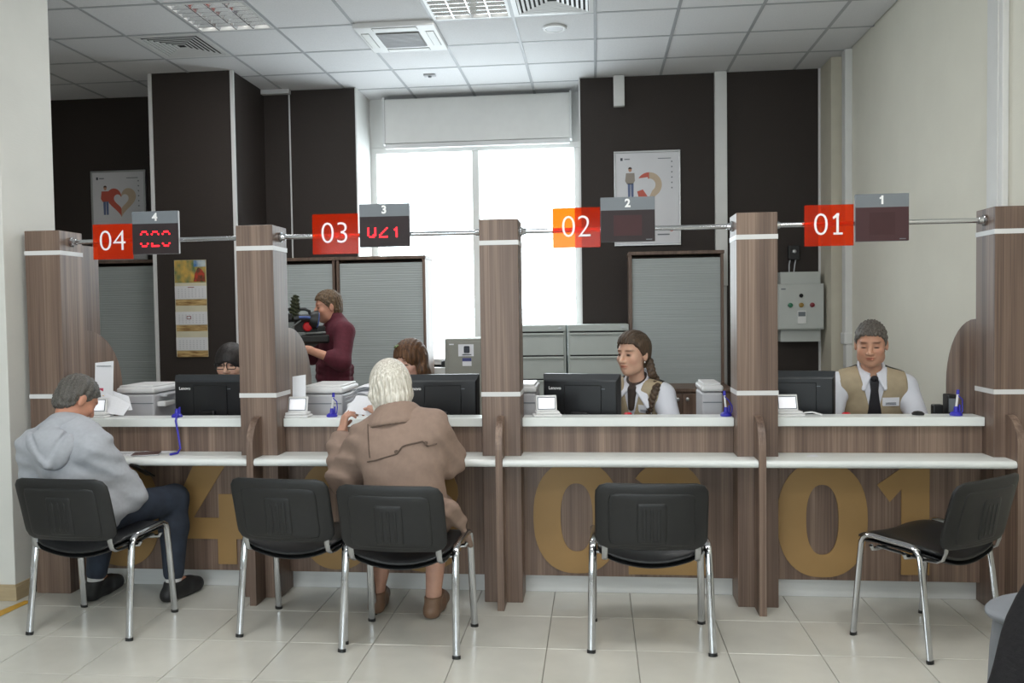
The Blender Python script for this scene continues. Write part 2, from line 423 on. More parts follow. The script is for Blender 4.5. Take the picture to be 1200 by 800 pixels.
# ------------------------------------------------------------------ ceiling fixtures
def cell(i, j): return CX0+i*CT+0.012, CX0+(i+1)*CT-0.012, CY0+j*CT+0.012, CY0+(j+1)*CT-0.012
mat('louvre', (214, 216, 220), 0.06, metal=0.9, noise=0.02)
mat('tube_glow', (250, 250, 245), 0.4, emit=(250, 248, 240), estr=5.0, noise=0.01)
mat('tube_bright', (250, 250, 245), 0.4, emit=(255, 248, 236), estr=9.0, noise=0.01)
def luminaire(i, j, label, watts, bright):
    x0, x1, y0, y1 = cell(i, j)
    r = thing('ceiling_light', ((x0+x1)/2, (y0+y1)/2, CEIL), label, 'ceiling light', 'louvred ceiling lights')
    m = MB().box(x0, x1, y0, y1, CEIL+0.046, CEIL+0.05)
    m.box(x0, x0+0.02, y0, y1, CEIL-0.003, CEIL+0.05).box(x1-0.02, x1, y0, y1, CEIL-0.003, CEIL+0.05).box(x0+0.02, x1-0.02, y0, y0+0.02, CEIL-0.003, CEIL+0.05).box(x0+0.02, x1-0.02, y1-0.02, y1, CEIL-0.003, CEIL+0.05)
    m.build('housing', 'white_plastic', r)
    n = 4
    for k in range(n if bright else n):
        x = x0+0.02+(x1-x0-0.04)*(k+0.5)/n
        MB().tube([(x, y0+0.025, CEIL+0.033), (x, y1-0.025, CEIL+0.033)], 0.011, 8).build('lamp_tube', 'tube_bright' if bright else 'tube_glow', r, True)
    g = MB()
    for k in range(1, n):
        x = x0+0.02+(x1-x0-0.04)*k/n
        g.raw([(x-0.004, y0+0.02, CEIL-0.003), (x-0.004, y1-0.02, CEIL-0.003), (x+0.004, y1-0.02, CEIL-0.003), (x+0.004, y0+0.02, CEIL-0.003), (x-0.02, y0+0.02, CEIL+0.036), (x-0.02, y1-0.02, CEIL+0.036), (x+0.02, y1-0.02, CEIL+0.036), (x+0.02, y0+0.02, CEIL+0.036)], [(0, 1, 2, 3), (0, 4, 5, 1), (2, 6, 7, 3), (4, 7, 6, 5)])
    g.build('reflector', 'louvre', r)
    nl = 7
    l0 = None
    for k in range(1, nl):
        y = y0+0.02+(y1-y0-0.04)*k/nl
        MB().prism([(y-0.0025, CEIL-0.003), (y+0.0025, CEIL-0.003), (y+0.018, CEIL+0.034), (y-0.018, CEIL+0.034)], x0+0.02, x1-0.02, 'yz').build('louvre_blade', 'louvre', r)
    d = bpy.data.lights.new('ceiling_light_lamp', 'AREA'); d.shape = 'SQUARE'; d.size = 0.5; d.energy = watts; d.color = (1.0, 0.985, 0.965)
    o = bpy.data.objects.new('lamp_glow', d); COL.objects.link(o); o.parent = r; o.location = (0, 0, -0.01)
luminaire(-5, -1, 'louvred ceiling light next to the square air vent', TELLER_LAMP, False)
luminaire(-2, -1, 'louvred ceiling light beside the air conditioner cassette', TELLER_LAMP, False)
for n, (i, j) in enumerate(HALL):
    luminaire(i, j, 'louvred ceiling light over the customers hall', HALL_LAMP, True)

def diffuser(i, j, label, flip):
    x0, x1, y0, y1 = cell(i, j); cx, cy = (x0+x1)/2, (y0+y1)/2
    r = thing('air_vent', (cx, cy, CEIL), label, 'air vent', 'square ceiling air vents')
    MB().box(x0, x1, y0, y1, CEIL+0.010, CEIL+0.02).build('backing', 'dark_gap', r)  # near-black sheet stands in for the shade between the blades
    h = (x1-x0)/2
    def ring(a, b, za, zb):
        vs = []
        for q, z in ((a, za), (b, zb), (b, zb+0.004), (a, za+0.004)):
            vs += [(cx-q, cy-q, z), (cx+q, cy-q, z), (cx+q, cy+q, z), (cx-q, cy+q, z)]
        fs = []
        for lv in range(4):
            for k in range(4): fs.append((lv*4+k, lv*4+(k+1) % 4, ((lv+1) % 4)*4+(k+1) % 4, ((lv+1) % 4)*4+k))
        return MB().raw(vs, fs)
    ring(h, h-0.035, CEIL-0.002, CEIL-0.002).build('rim', 'white_plastic', r)
    for k in range(7):
        a = h-0.04-k*0.033
        ring(a, max(a-0.017, 0.005), CEIL-0.003, CEIL+0.001).build('blade', 'white_plastic', r)
diffuser(-6, 0, 'square louvred air vent next to the brown column', 0)
diffuser(-1, -1, 'square louvred air vent near the round ceiling speaker', 0)

ac = thing('air_conditioner', (-1.48, 6.55, CEIL), 'white ceiling cassette air conditioner with a grey grille', 'air conditioner')
x0, x1, y0, y1 = cell(-3, 0)
x0 -= 0.02; x1 += 0.02; y0 -= 0.03; y1 += 0.01
MB().box(x0, x1, y0, y1, CEIL-0.03, CEIL+0.03, 0.008).build('fascia', 'white_plastic', ac)
mat('ac_grille', (120, 120, 118), 0.6, noise=0.2, nscale=(120, 120, 10))
gx0, gx1, gy0, gy1 = x0+0.14, x1-0.14, y0+0.14, y1-0.14
MB().box(gx0, gx1, gy0, gy1, CEIL-0.036, CEIL-0.03, 0.002, 1).build('grille', 'ac_grille', ac)
m = MB()
for k in range(14):
    y = gy0+0.012+(gy1-gy0-0.024)*k/13
    m.box(gx0+0.01, gx1-0.01, y-0.004, y+0.004, CEIL-0.041, CEIL-0.036)
tag(m.build('grille_slats', 'grey_plastic', ac), kind='stuff')
for a in ((x0+0.03, x0+0.085, gy0, gy1), (x1-0.085, x1-0.03, gy0, gy1), (gx0, gx1, y0+0.03, y0+0.085), (gx0, gx1, y1-0.085, y1-0.03)):
    MB().box(*a, CEIL-0.035, CEIL-0.03, 0.002, 1).build('louvre_flap', 'paint_white', ac)
    MB().box(a[0]-0.004, a[1]+0.004, a[2]-0.004, a[3]+0.004, CEIL-0.0315, CEIL-0.0295).build('flap_gap', 'ac_grille', ac)
sp = thing('ceiling_speaker', (-0.29, 6.53, CEIL), 'round white speaker set in a ceiling tile', 'speaker')
MB().lathe([(0.09, 0.005), (0.095, -0.004), (0.085, -0.012), (0.07, -0.012), (0.068, -0.006), (0.001, -0.006)], (-0.29, 6.53, CEIL), 28).build('ring', 'white_plastic', sp, True)
MB().lathe([(0.067, -0.004), (0.066, -0.010), (0.001, -0.014)], (-0.29, 6.53, CEIL), 28).build('mesh_cover', 'grey_plastic', sp, True)
dt = thing('ceiling_sensor', (-1.48, 7.65, CEIL), 'small grey sensor in the ceiling near the window', 'sensor')
MB().box(-1.535, -1.425, 7.62, 7.68, CEIL-0.012, CEIL+0.006, 0.006).build('case', 'grey_plastic', dt)
MB().lathe([(0.018, 0), (0.014, -0.012), (0.002, -0.014)], (-1.48, 7.65, CEIL-0.01), 14).build('lens', 'header_grey', dt, True)

# ------------------------------------------------------------------ counters
PC = [-2.92, -1.753, -0.482, 0.785, 1.985]     # pillar centres
PW = 0.098
PH = 1.945
PF, PB = 4.22, 4.42
plabel = ['wood-grain counter pillar against the white pier, beside the 04 sign', 'wood-grain counter pillar between the 04 and 03 counters', 'wood-grain counter pillar between the 03 and 02 counters', 'wood-grain counter pillar between the 02 and 01 counters', 'wood-grain counter pillar against the off-white papered side wall']
for n, xc in enumerate(PC):
    xa, xb = xc-PW, xc+PW
    if n == 4: xb = XR-0.003
    r = thing('counter_pillar', (xc, 4.3, 0), plabel[n], 'pillar', 'counter pillars')
    MB().box(xa, xb, PF, PB, 0, PH, 0.003).build('post', 'wood', r)
    for z0, z1 in ((1.815, 1.838), (1.052, 1.075)):
        MB().box(xa-0.002, xb+0.002, PF-0.002, PB+0.002, z0, z1).build('strip', 'strip_white', r)
    fx = xc-0.018
    if n == 0: fx = xa+0.005
    if n == 4: fx = 1.94
    pts = [(PF, 0), (4.095, 0), (4.095, 0.80)] + [(PF-0.125*math.cos(math.radians(a)), 0.80+0.155*math.sin(math.radians(a))) for a in range(10, 91, 8)]
    if n: MB().prism(pts, fx, fx+0.034, 'yz').build('privacy_fin', 'wood', r)
    wx = {0: xb-0.03, 1: xb-0.03, 4: xa+0.002}.get(n, xc-0.014)
    cv = [(PB+0.36*math.sin(math.radians(a)), 1.06+0.35*math.cos(math.radians(a))) for a in range(0, 91, 9)]
    MB().prism([(PB, 0.0), (PB, 1.41)]+cv[1:]+[(PB+0.36, 0.0)], wx, wx+0.028, 'yz').build('side_wing', 'wood', r)
# tall panel behind the first pillar
o = MB().box(-2.852, -2.824, 4.785, 4.80, 0, 1.0).box(-2.90, -2.853, PB+0.004, 4.62, 0.0, 1.885, 0.003).build('screen_panel', 'wood')
tag(rebase(o, (-2.86, 4.5, 0)), 'tall wood-grain panel standing behind the first counter pillar', 'panel')

ZS, ZC = 0.75, 0.932
def ring_digit(cx, z0, z1, w, sw, sh_):
    cz = (z0+z1)/2; a, b = w/2, (z1-z0)/2
    def se(rx, rz, n=44, e=2.35):
        p = []
        for k in range(n):
            t = 2*math.pi*k/n; c, s = math.cos(t), math.sin(t)
            p.append((cx+rx*math.copysign(abs(c)**(2/e), c), cz+rz*math.copysign(abs(s)**(2/e), s)))
        return p
    return se(a, b), se(a-sw, b-sh_)
def ribbon(pts, wid):
    L, R = [], []
    for i, p in enumerate(pts):
        a = Vector(pts[max(i-1, 0)]); b = Vector(pts[min(i+1, len(pts)-1)]); d = (b-a).normalized(); n = Vector((-d.y, d.x))*wid/2
        L.append((p[0]+n.x, p[1]+n.y)); R.append((p[0]-n.x, p[1]-n.y))
    return L+R[::-1]
DZ0, DZ1 = 0.113, 0.70
def digit(ch, x0, x1, parent):
    y0, y1 = 4.354, 4.361
    m = MB(); cx = (x0+x1)/2
    if ch == '0':
        a, b = ring_digit(cx, DZ0, DZ1, x1-x0, 0.142, 0.115); m.prism(a, y0, y1, 'xz', (b,))
    elif ch == '1':
        m.prism([(x1-0.135, DZ0+0.02), (x1, DZ0+0.02), (x1, DZ1-0.01), (x1-0.11, DZ1-0.01), (x0, 0.585), (x0+0.06, 0.50), (x1-0.135, 0.565)], y0, y1)
    elif ch == '2':
        c = arc(cx-0.005, DZ1-0.19, 0.125, 0.13, 150, -35, 14)
        m.prism(ribbon(c+[(x0+0.14, DZ0+0.09)], 0.125), y0, y1)
        m.prism([(x0, DZ0), (x1, DZ0), (x1, DZ0+0.105), (x0, DZ0+0.105)], y0-0.0004, y1)
    elif ch == '3':
        m.prism(ribbon(arc(cx-0.03, DZ1-0.165, 0.13, 0.105, 140, -85, 14), 0.12), y0, y1)
        m.prism(ribbon(arc(cx-0.03, DZ0+0.17, 0.15, 0.115, 85, -140, 14), 0.12), y0-0.0004, y1)
    elif ch == '4':
        xs = x1-0.145
        m.prism([(x0, 0.27), (x0, 0.37), (x1-0.27, DZ1), (x1-0.085, DZ1), (x0+0.145, 0.385), (xs-0.0, 0.385), (xs, 0.515), (x1-0.05, 0.515), (x1-0.05, 0.385), (x1+0.02, 0.385), (x1+0.02, 0.27), (x1-0.05, 0.27), (x1-0.05, DZ0+0.02), (xs-0.01, DZ0+0.02), (xs-0.01, 0.27)], y0, y1)
    return m.build('numeral', 'tan_print', parent)
DIG = [(('0', -2.815, -2.385), ('4', -2.335, -1.90)), (('0', -1.60, -1.18), ('3', -1.09, -0.69)), (('0', -0.336, 0.115), ('2', 0.155, 0.56)), (('0', 0.905, 1.348), ('1', 1.394, 1.645))]
CLAB = ['wood-grain teller counter where the man in the hoodie sits, tan 04 on its front', 'wood-grain teller counter where the white-haired woman sits, tan 03 on its front', 'wood-grain teller counter of the teller with the braid, tan 02 on its front', 'wood-grain teller counter of the teller in a tie, tan 01 on its front']
for n in range(4):
    num = '0%d' % (4-n)
    xa, xb = PC[n]+PW+0.001, PC[n+1]-PW-0.001
    fa, fb = PC[n]-0.018+0.035, PC[n+1]-0.018-0.001
    if n == 0: fa = xa
    if n == 3: fb = 1.939
    r = thing('service_counter', ((xa+xb)/2, 4.35, 0), CLAB[n], 'counter', 'teller counters')
    MB().box(xa-0.09, xb+0.09, 4.361, 4.385, 0.098, ZS-0.02).build('front_panel', 'wood', r)
    MB().box(xa-0.09, xb+0.09, 4.40, 4.415, 0, 0.1).build('kickboard', 'kick_grey', r)
    MB().box(xa, xb, 4.338, 4.36, ZS-0.02, ZC-0.035).build('upper_panel', 'wood', r)
    MB().box(xa, xb, 4.308, 4.445, ZC-0.045, ZC, 0.004).build('ledge', 'shelf_white', r)
    MB().box(xa, xb, 4.36, 4.38, ZS-0.03, ZC-0.045).box(xa, xb, 4.38, 4.44, 0.70, ZC-0.045).build('ledge_support', 'wood', r)
    pts = [(4.337, ZS-0.037), (4.337, ZS)] + [(4.118-0.018*math.sin(math.radians(a)), ZS-0.0185+0.0185*math.cos(math.radians(a))) for a in range(0, 181, 20)]
    m = MB().prism(pts, xa, xb, 'yz')
    front = [(y, z) for y, z in pts if y < 4.2]; front = [(PF-0.001, ZS-0.037), (PF-0.001, ZS)]+front
    if fa < xa: m.prism(front, fa, xa, 'yz')
    if fb > xb: m.prism(front, xb, fb, 'yz')
    m.build('shelf', 'shelf_white', r, True)
    for ch, x0, x1 in DIG[n]: digit(ch, x0, x1, r)
    dsk = thing('desk', ((xa+xb)/2, 4.75, 0), ['desk of the teller in glasses', 'desk of the long-haired teller behind the white-haired customer', 'desk of the teller with the braid', 'desk of the teller in a black tie'][n], 'desk', 'teller desks')
    MB().box(xa+0.02, xb-0.02, 4.45, 5.02, 0.72, 0.75, 0.003).build('desk_top', 'wood', dsk)
    for x in (xa+0.03, xb-0.06): MB().box(x, x+0.03, 4.47, 5.0, 0, 0.72).build('side_panel', 'wood_dark', dsk)

# ------------------------------------------------------------------ rails, signs, queue displays
RY = 4.32
for n in range(4):
    xa, xb = PC[n]+PW+0.002, PC[n+1]-PW-0.002; z = 1.889
    r = thing('sign_rail', ((xa+xb)/2, RY, z), ['chrome rail above the man in the hoodie, carrying the 04 sign', 'chrome rail above the white-haired woman, carrying the 03 sign', 'chrome rail above the teller with the braid, carrying the 02 sign', 'chrome rail above the teller in a tie, carrying the 01 sign'][n], 'rail', 'sign rails')
    MB().tube([(xa, RY, z), (xb, RY, z)], 0.0125, 14).build('bar', 'chrome', r, True)
    for x, sgn in ((xa, 1), (xb, -1)):
        MB().lathe([(0.026, 0), (0.026, sgn*0.008), (0.019, sgn*0.012), (0.016, sgn*0.03), (0.0125, sgn*0.032)], (x, RY, z), 18, 'x').build('flange', 'chrome', r, True)
SX = [(-2.675, -2.45), (-1.465, -1.222), (-0.213, 0.027), (1.026, 1.26)]
BX = [(-2.452, -2.195), (-1.214, -0.95), (0.029, 0.300), (1.268, 1.520)]
SZ = [(1.79, 1.977), (1.792, 2.0), (1.798, 1.999), (1.779, 1.98)]
BZ = [(1.812, 2.04), (1.824, 2.046), (1.822, 2.046), (1.797, 2.028)]
FONT5 = {'0': ['01110', '10001', '10001', '10001', '10001', '10001', '01110'], '2': ['01110', '10001', '00001', '00110', '01000', '10000', '11111'], '1': ['00100', '01100', '00100', '00100', '00100', '00100', '01110'],
         'u': ['00000', '10001', '10001', '10001', '10001', '10011', '01110'], 'z': ['00000', '00001', '00010', '00100', '01000', '10000', '11111'], 'i': ['00000', '00010', '00110', '00010', '00010', '00010', '00010']}
for n in range(4):
    num = '0%d' % (4-n)
    (x0, x1), (z0, z1) = SX[n], SZ[n]
    r = thing('number_sign', ((x0+x1)/2, RY-0.03, z0), ['translucent orange sign reading 04 on the rail near the white pier', 'translucent orange sign reading 03 on the rail above the camera operator', 'translucent orange sign reading 02 on the rail, half against the bright window', 'translucent orange sign reading 01 on the rail in front of the corner column'][n], 'sign', 'orange number signs')
    MB().box(x0, x1, RY-0.034, RY-0.028, z0, z1, 0.0015, 1).build('plate', 'acrylic_orange', r)
    text('numerals', num, 0.158, 'text_white', r, ((x0+x1)/2, RY-0.0355, (z0+z1)/2), depth=0.001, bold=-0.0022)
    if n == 3:
        MB().prism([(1.180, 1.938), (1.190, 1.938), (1.190, 1.925), (1.163, 1.909), (1.159, 1.919)], RY-0.0370, RY-0.0345).build('numeral_flag', 'text_white', r)
        MB().box(1.163, 1.207, RY-0.0370, RY-0.0345, 1.8335, 1.8435).build('numeral_foot', 'text_white', r)
    MB().box((x0+x1)/2-0.02, (x0+x1)/2+0.02, RY-0.027, RY-0.012, 1.873, 1.905, 0.003).build('clip', 'chrome', r)
    (x0, x1), (z0, z1) = BX[n], BZ[n]
    lab = ['dark queue display headed 4 with red digits in broken rows', 'dark queue display headed 3 with lit red digits 021', 'unlit queue display headed 2 in front of the poster with a standing man', 'unlit maroon queue display headed 1 against the off-white side wall'][n]
    r = thing('queue_display', ((x0+x1)/2, RY, z0), lab, 'display', 'queue displays on the rails')
    MB().box(x0, x1, RY-0.031, RY-0.0135, z0, z1, 0.004).build('housing', 'grey_plastic' if n == 0 else 'header_grey', r)
    zs = z1-0.066
    MB().box(x0+0.001, x1-0.001, RY-0.034, RY-0.030, zs, z1-0.001).build('header', 'header_grey', r)
    MB().box(x0+0.001, x1-0.001, RY-0.034, RY-0.030, z0+0.001, zs).build('screen', 'led_screen_dim' if n == 3 else 'led_screen', r)
    text('header_numeral', str(4-n), 0.056, 'text_white', r, ((x0+x1)/2, RY-0.035, (zs+z1)/2), depth=0.0008, bold=0.002)
    if n == 3:
        hx, hz = (x0+x1)/2, (zs+z1)/2+0.0195
        MB().prism([(hx-0.004, hz), (hx+0.003, hz), (hx+0.003, hz-0.009), (hx-0.012, hz-0.014), (hx-0.013, hz-0.006)], RY-0.0363, RY-0.0342).build('numeral_flag', 'text_white', r)
    if n >= 2:
        MB().box(x0+0.065, x1-0.065, RY-0.0348, RY-0.034, z0+0.03, zs-0.025).build('led_matrix', 'led_matrix', r)
        smudge('maker_mark', 0.03, 0.004, 'header_grey', r, (x1-0.03, RY-0.034, z0+0.01))
    else:
        word = ['020', 'uzi'][n]; blank = [(2, 3, 4), ()][n]
        m = MB(); px = 0.0092; pz = 0.0125 if n == 0 else 0.0088
        wtot = 3*5*px+2*1.6*px; ox = (x0+x1)/2-wtot/2-(0.0 if n == 0 else 0.005); oz = (z0+zs)/2
        for c, chh in enumerate(word):
            for rw, row in enumerate(FONT5[chh]):
                if rw in blank: continue
                for k, b in enumerate(row):
                    if b == '1':
                        X = ox+c*6.6*px+(k+0.5)*px; Z = oz+(3-rw)*pz
                        m.box(X-0.0036, X+0.0036, RY-0.0365, RY-0.034, Z-0.0036, Z+0.0036)
        tag(m.build('led_digits', 'led_red', r), kind='stuff')
# ------------------------------------------------------------------ furniture at the back wall
CY = 7.60
def tambour_cabinet(x0, x1, z1, label, y0=CY, y1=None, slats=88):
    y1 = y1 or YB-0.012
    r = thing('tambour_cabinet', ((x0+x1)/2, (y0+y1)/2, 0), label, 'cabinet', 'grey tambour door cabinets')
    t = 0.026
    MB().box(x0, x0+t, y0, y1, 0, z1, 0.002, 1).build('side_panel', 'wood_dark', r)
    MB().box(x1-t, x1, y0, y1, 0, z1, 0.002, 1).build('side_panel', 'wood_dark', r)
    MB().box(x0-0.006, x1+0.006, y0-0.01, y1, z1, z1+0.03, 0.003, 1).build('top_panel', 'wood_dark', r)
    MB().box(x0+t, x1-t, y1-0.02, y1, 0, z1).build('back_panel', 'wood_dark', r)
    MB().box(x0+t, x1-t, y0+0.01, y1, 0, 0.07).build('plinth', 'wood_dark', r)
    m = MB(); h = (z1-0.03-0.07)/slats
    vs = [(x0+t, y0+0.035, 0.07), (x1-t, y0+0.035, 0.07)]; fs = []
    for k in range(slats):
        za = 0.07+k*h
        for yy, zz in ((0.0232, za+h*0.12), (0.0228, za+h*0.5), (0.0232, za+h*0.88), (0.0252, za+h)):
            vs += [(x0+t, y0+yy, zz), (x1-t, y0+yy, zz)]
    vs += [(x0+t, y0+0.05, z1-0.03), (x1-t, y0+0.05, z1-0.03)]
    for i in range(len(vs)//2-1): fs.append((2*i, 2*i+1, 2*i+3, 2*i+2))
    m.raw(vs, fs).build('tambour_door', 'tambour', r)
    MB().box((x0+x1)/2-0.06, (x0+x1)/2+0.06, y0+0.004, y0+0.018, 0.75, 0.77, 0.003).build('handle', 'steel', r)
    return r
tambour_cabinet(-4.95, -3.965, 1.99, 'grey tambour cabinet beside the brown column, below a poster')
tambour_cabinet(-3.17, -2.393, 1.975, 'grey tambour cabinet behind the camera operator')
tambour_cabinet(-2.379, -1.546, 1.975, 'wide grey tambour cabinet standing partly in front of the window')
tambour_cabinet(0.299, 1.126, 1.965, 'grey tambour cabinet behind the braided teller, below a poster')

def file_cabinet(x0, x1, label):
    y0, y1 = 7.42, YB-0.012; zt = 1.355
    r = thing('file_cabinet', ((x0+x1)/2, (y0+y1)/2, 0), label, 'cabinet', 'grey steel file cabinets')
    MB().box(x0, x1, y0+0.02, y1, 0, zt, 0.004).build('carcass', 'file_grey', r)
    MB().box(x0, x1, y0, y0+0.03, zt-0.055, zt, 0.004).build('top_rail', 'file_grey', r)
    for k in range(6):
        za = 0.05+k*0.208
        d = MB().box(x0+0.018, x1-0.018, y0, y0+0.03, za, za+0.196, 0.004).build('drawer', 'file_grey', r)
        MB().box(x0+0.018, x1-0.018, y0-0.014, y0, za+0.176, za+0.196, 0.005).build('drawer_pull', 'file_grey', d)
        MB().box(x0+0.02, x1-0.02, y0+0.004, y0+0.02, za+0.196, za+0.208).build('gap', 'dark_gap', d)
    MB().lathe([(0.012, 0), (0.012, -0.008), (0.002, -0.009)], (x1-0.05, y0, zt-0.028), 12, 'y').build('lock', 'steel', r, True)
file_cabinet(-0.80, -0.265, 'grey steel file cabinet standing between the stickered safe and its twin')
file_cabinet(-0.248, 0.285, 'grey steel file cabinet standing against the tambour cabinet')

sf = thing('safe', (-1.08, 7.5, 0), 'grey steel safe with two stickers on its door', 'safe')
MB().box(-1.325, -0.84, 7.30, 7.80, 0, 1.25, 0.01).build('body', 'safe_grey', sf)
MB().box(-1.295, -0.87, 7.285, 7.30, 0.05, 1.225, 0.004).build('door', 'safe_grey', sf)
mat('sticker_ink', (70, 74, 130), 0.6, noise=0.1)
s1 = MB().box(-1.20, -1.065, 7.281, 7.285, 1.095, 1.20).build('sticker', 'paper', sf)
MB().box(-1.15, -1.10, 7.279, 7.281, 1.125, 1.185, 0.008).box(-1.165, -1.085, 7.279, 7.281, 1.105, 1.112).build('print', 'ink', s1)
s1 = MB().box(-1.165, -1.085, 7.281, 7.285, 1.01, 1.08).build('sticker', 'paper', sf)
MB().box(-1.165, -1.085, 7.279, 7.281, 1.052, 1.08).build('print', 'sticker_ink', s1)
MB().box(-1.28, -1.24, 7.281, 7.285, 1.195, 1.205).build('plate', 'paper', sf)
bx = MB().box(-1.50, -1.36, 8.06, 8.2, WZ0+0.001, WZ0+0.06, 0.01).box(-1.48, -1.38, 8.07, 8.15, WZ0+0.061, WZ0+0.066).build('window_box', 'plastic_black')
tag(rebase(bx, (-1.43, 8.1, WZ0)), 'small black box on the window sill', 'box')

lc = thing('low_cabinet', (0.72, 7.2, 0), 'low brown wooden cabinet behind the braided teller', 'cabinet')
MB().box(0.30, 1.10, 7.02, 7.50, 0, 0.80, 0.003).build('body', 'wood_dark', lc)
MB().box(0.29, 1.11, 7.0, 7.51, 0.80, 0.828, 0.004).build('top', 'wood_dark', lc)
d = MB().box(0.31, 0.695, 7.004, 7.02, 0.08, 0.785, 0.003).build('door', 'wood_dark', lc)
MB().lathe([(0.012, 0), (0.016, -0.015), (0.003, -0.02)], (0.66, 7.004, 0.74), 14, 'y').build('knob', 'steel', d, True)
d = MB().box(0.705, 1.09, 7.004, 7.02, 0.08, 0.785, 0.003).build('door', 'wood_dark', lc)
MB().lathe([(0.012, 0), (0.016, -0.015), (0.003, -0.02)], (0.74, 7.004, 0.74), 14, 'y').build('knob', 'steel', d, True)

# electrical cabinet on the brown wall
eb = thing('control_box', (1.84, 7.86, 1.18), 'grey electrical control box with coloured buttons on the brown wall', 'control box')
mat('box_grey', (188, 192, 188), 0.5, noise=0.02)
mat('btn_green', (40, 110, 80), 0.4, noise=0.02); mat('btn_amber', (150, 120, 50), 0.4, noise=0.02); mat('btn_red', (130, 40, 50), 0.4, noise=0.02)
MB().box(1.62, 2.025, 7.76, YB, 1.28, 1.69, 0.006).build('case', 'box_grey', eb)
dr = MB().box(1.63, 2.02, 7.748, 7.76, 1.29, 1.68, 0.004).build('door', 'box_grey', eb)
MB().box(1.66, 2.01, 7.82, YB, 1.69, 1.80, 0.006).build('cable_hood', 'box_grey', eb)
MB().box(1.66, 2.01, 7.82, YB, 1.17, 1.28, 0.006).build('cable_hood', 'box_grey', eb)
for x, c in ((1.73, 'btn_green'), (1.825, 'btn_amber'), (1.92, 'btn_red')):
    MB().lathe([(0.022, 0), (0.02, -0.014), (0.003, -0.02)], (x, 7.748, 1.50), 14, 'y').build('button', c, dr, True)
MB().lathe([(0.018, 0), (0.016, -0.012), (0.003, -0.014)], (1.825, 7.748, 1.585), 14, 'y').build('switch', 'dark_gap', dr, True)
MB().box(1.79, 1.865, 7.738, 7.748, 1.335, 1.45, 0.003).build('meter', 'paint_white', dr)
MB().box(1.797, 1.858, 7.735, 7.738, 1.40, 1.44).build('meter_display', 'header_grey', dr)
smudge('marking', 0.04, 0.012, 'header_grey', dr, (1.67, 7.748, 1.645))
ob = thing('wall_socket', (1.80, 7.93, 1.90), 'small black socket box with two cables above the control box', 'socket')
MB().box(1.755, 1.855, 7.92, YB, 1.915, 2.045, 0.008).build('case', 'plastic_black', ob)
MB().lathe([(0.02, 0), (0.016, -0.012), (0.003, -0.014)], (1.805, 7.92, 1.99), 14, 'y').build('socket_face', 'steel', ob, True)
for k, x in enumerate((1.775, 1.825)):
    MB().tube([(x, 7.95, 1.92), (x-0.012, 7.94, 1.87), (x-0.014-0.01*k, 7.93, 1.79)], 0.006, 8).build('cable', 'grey_plastic', ob, True)

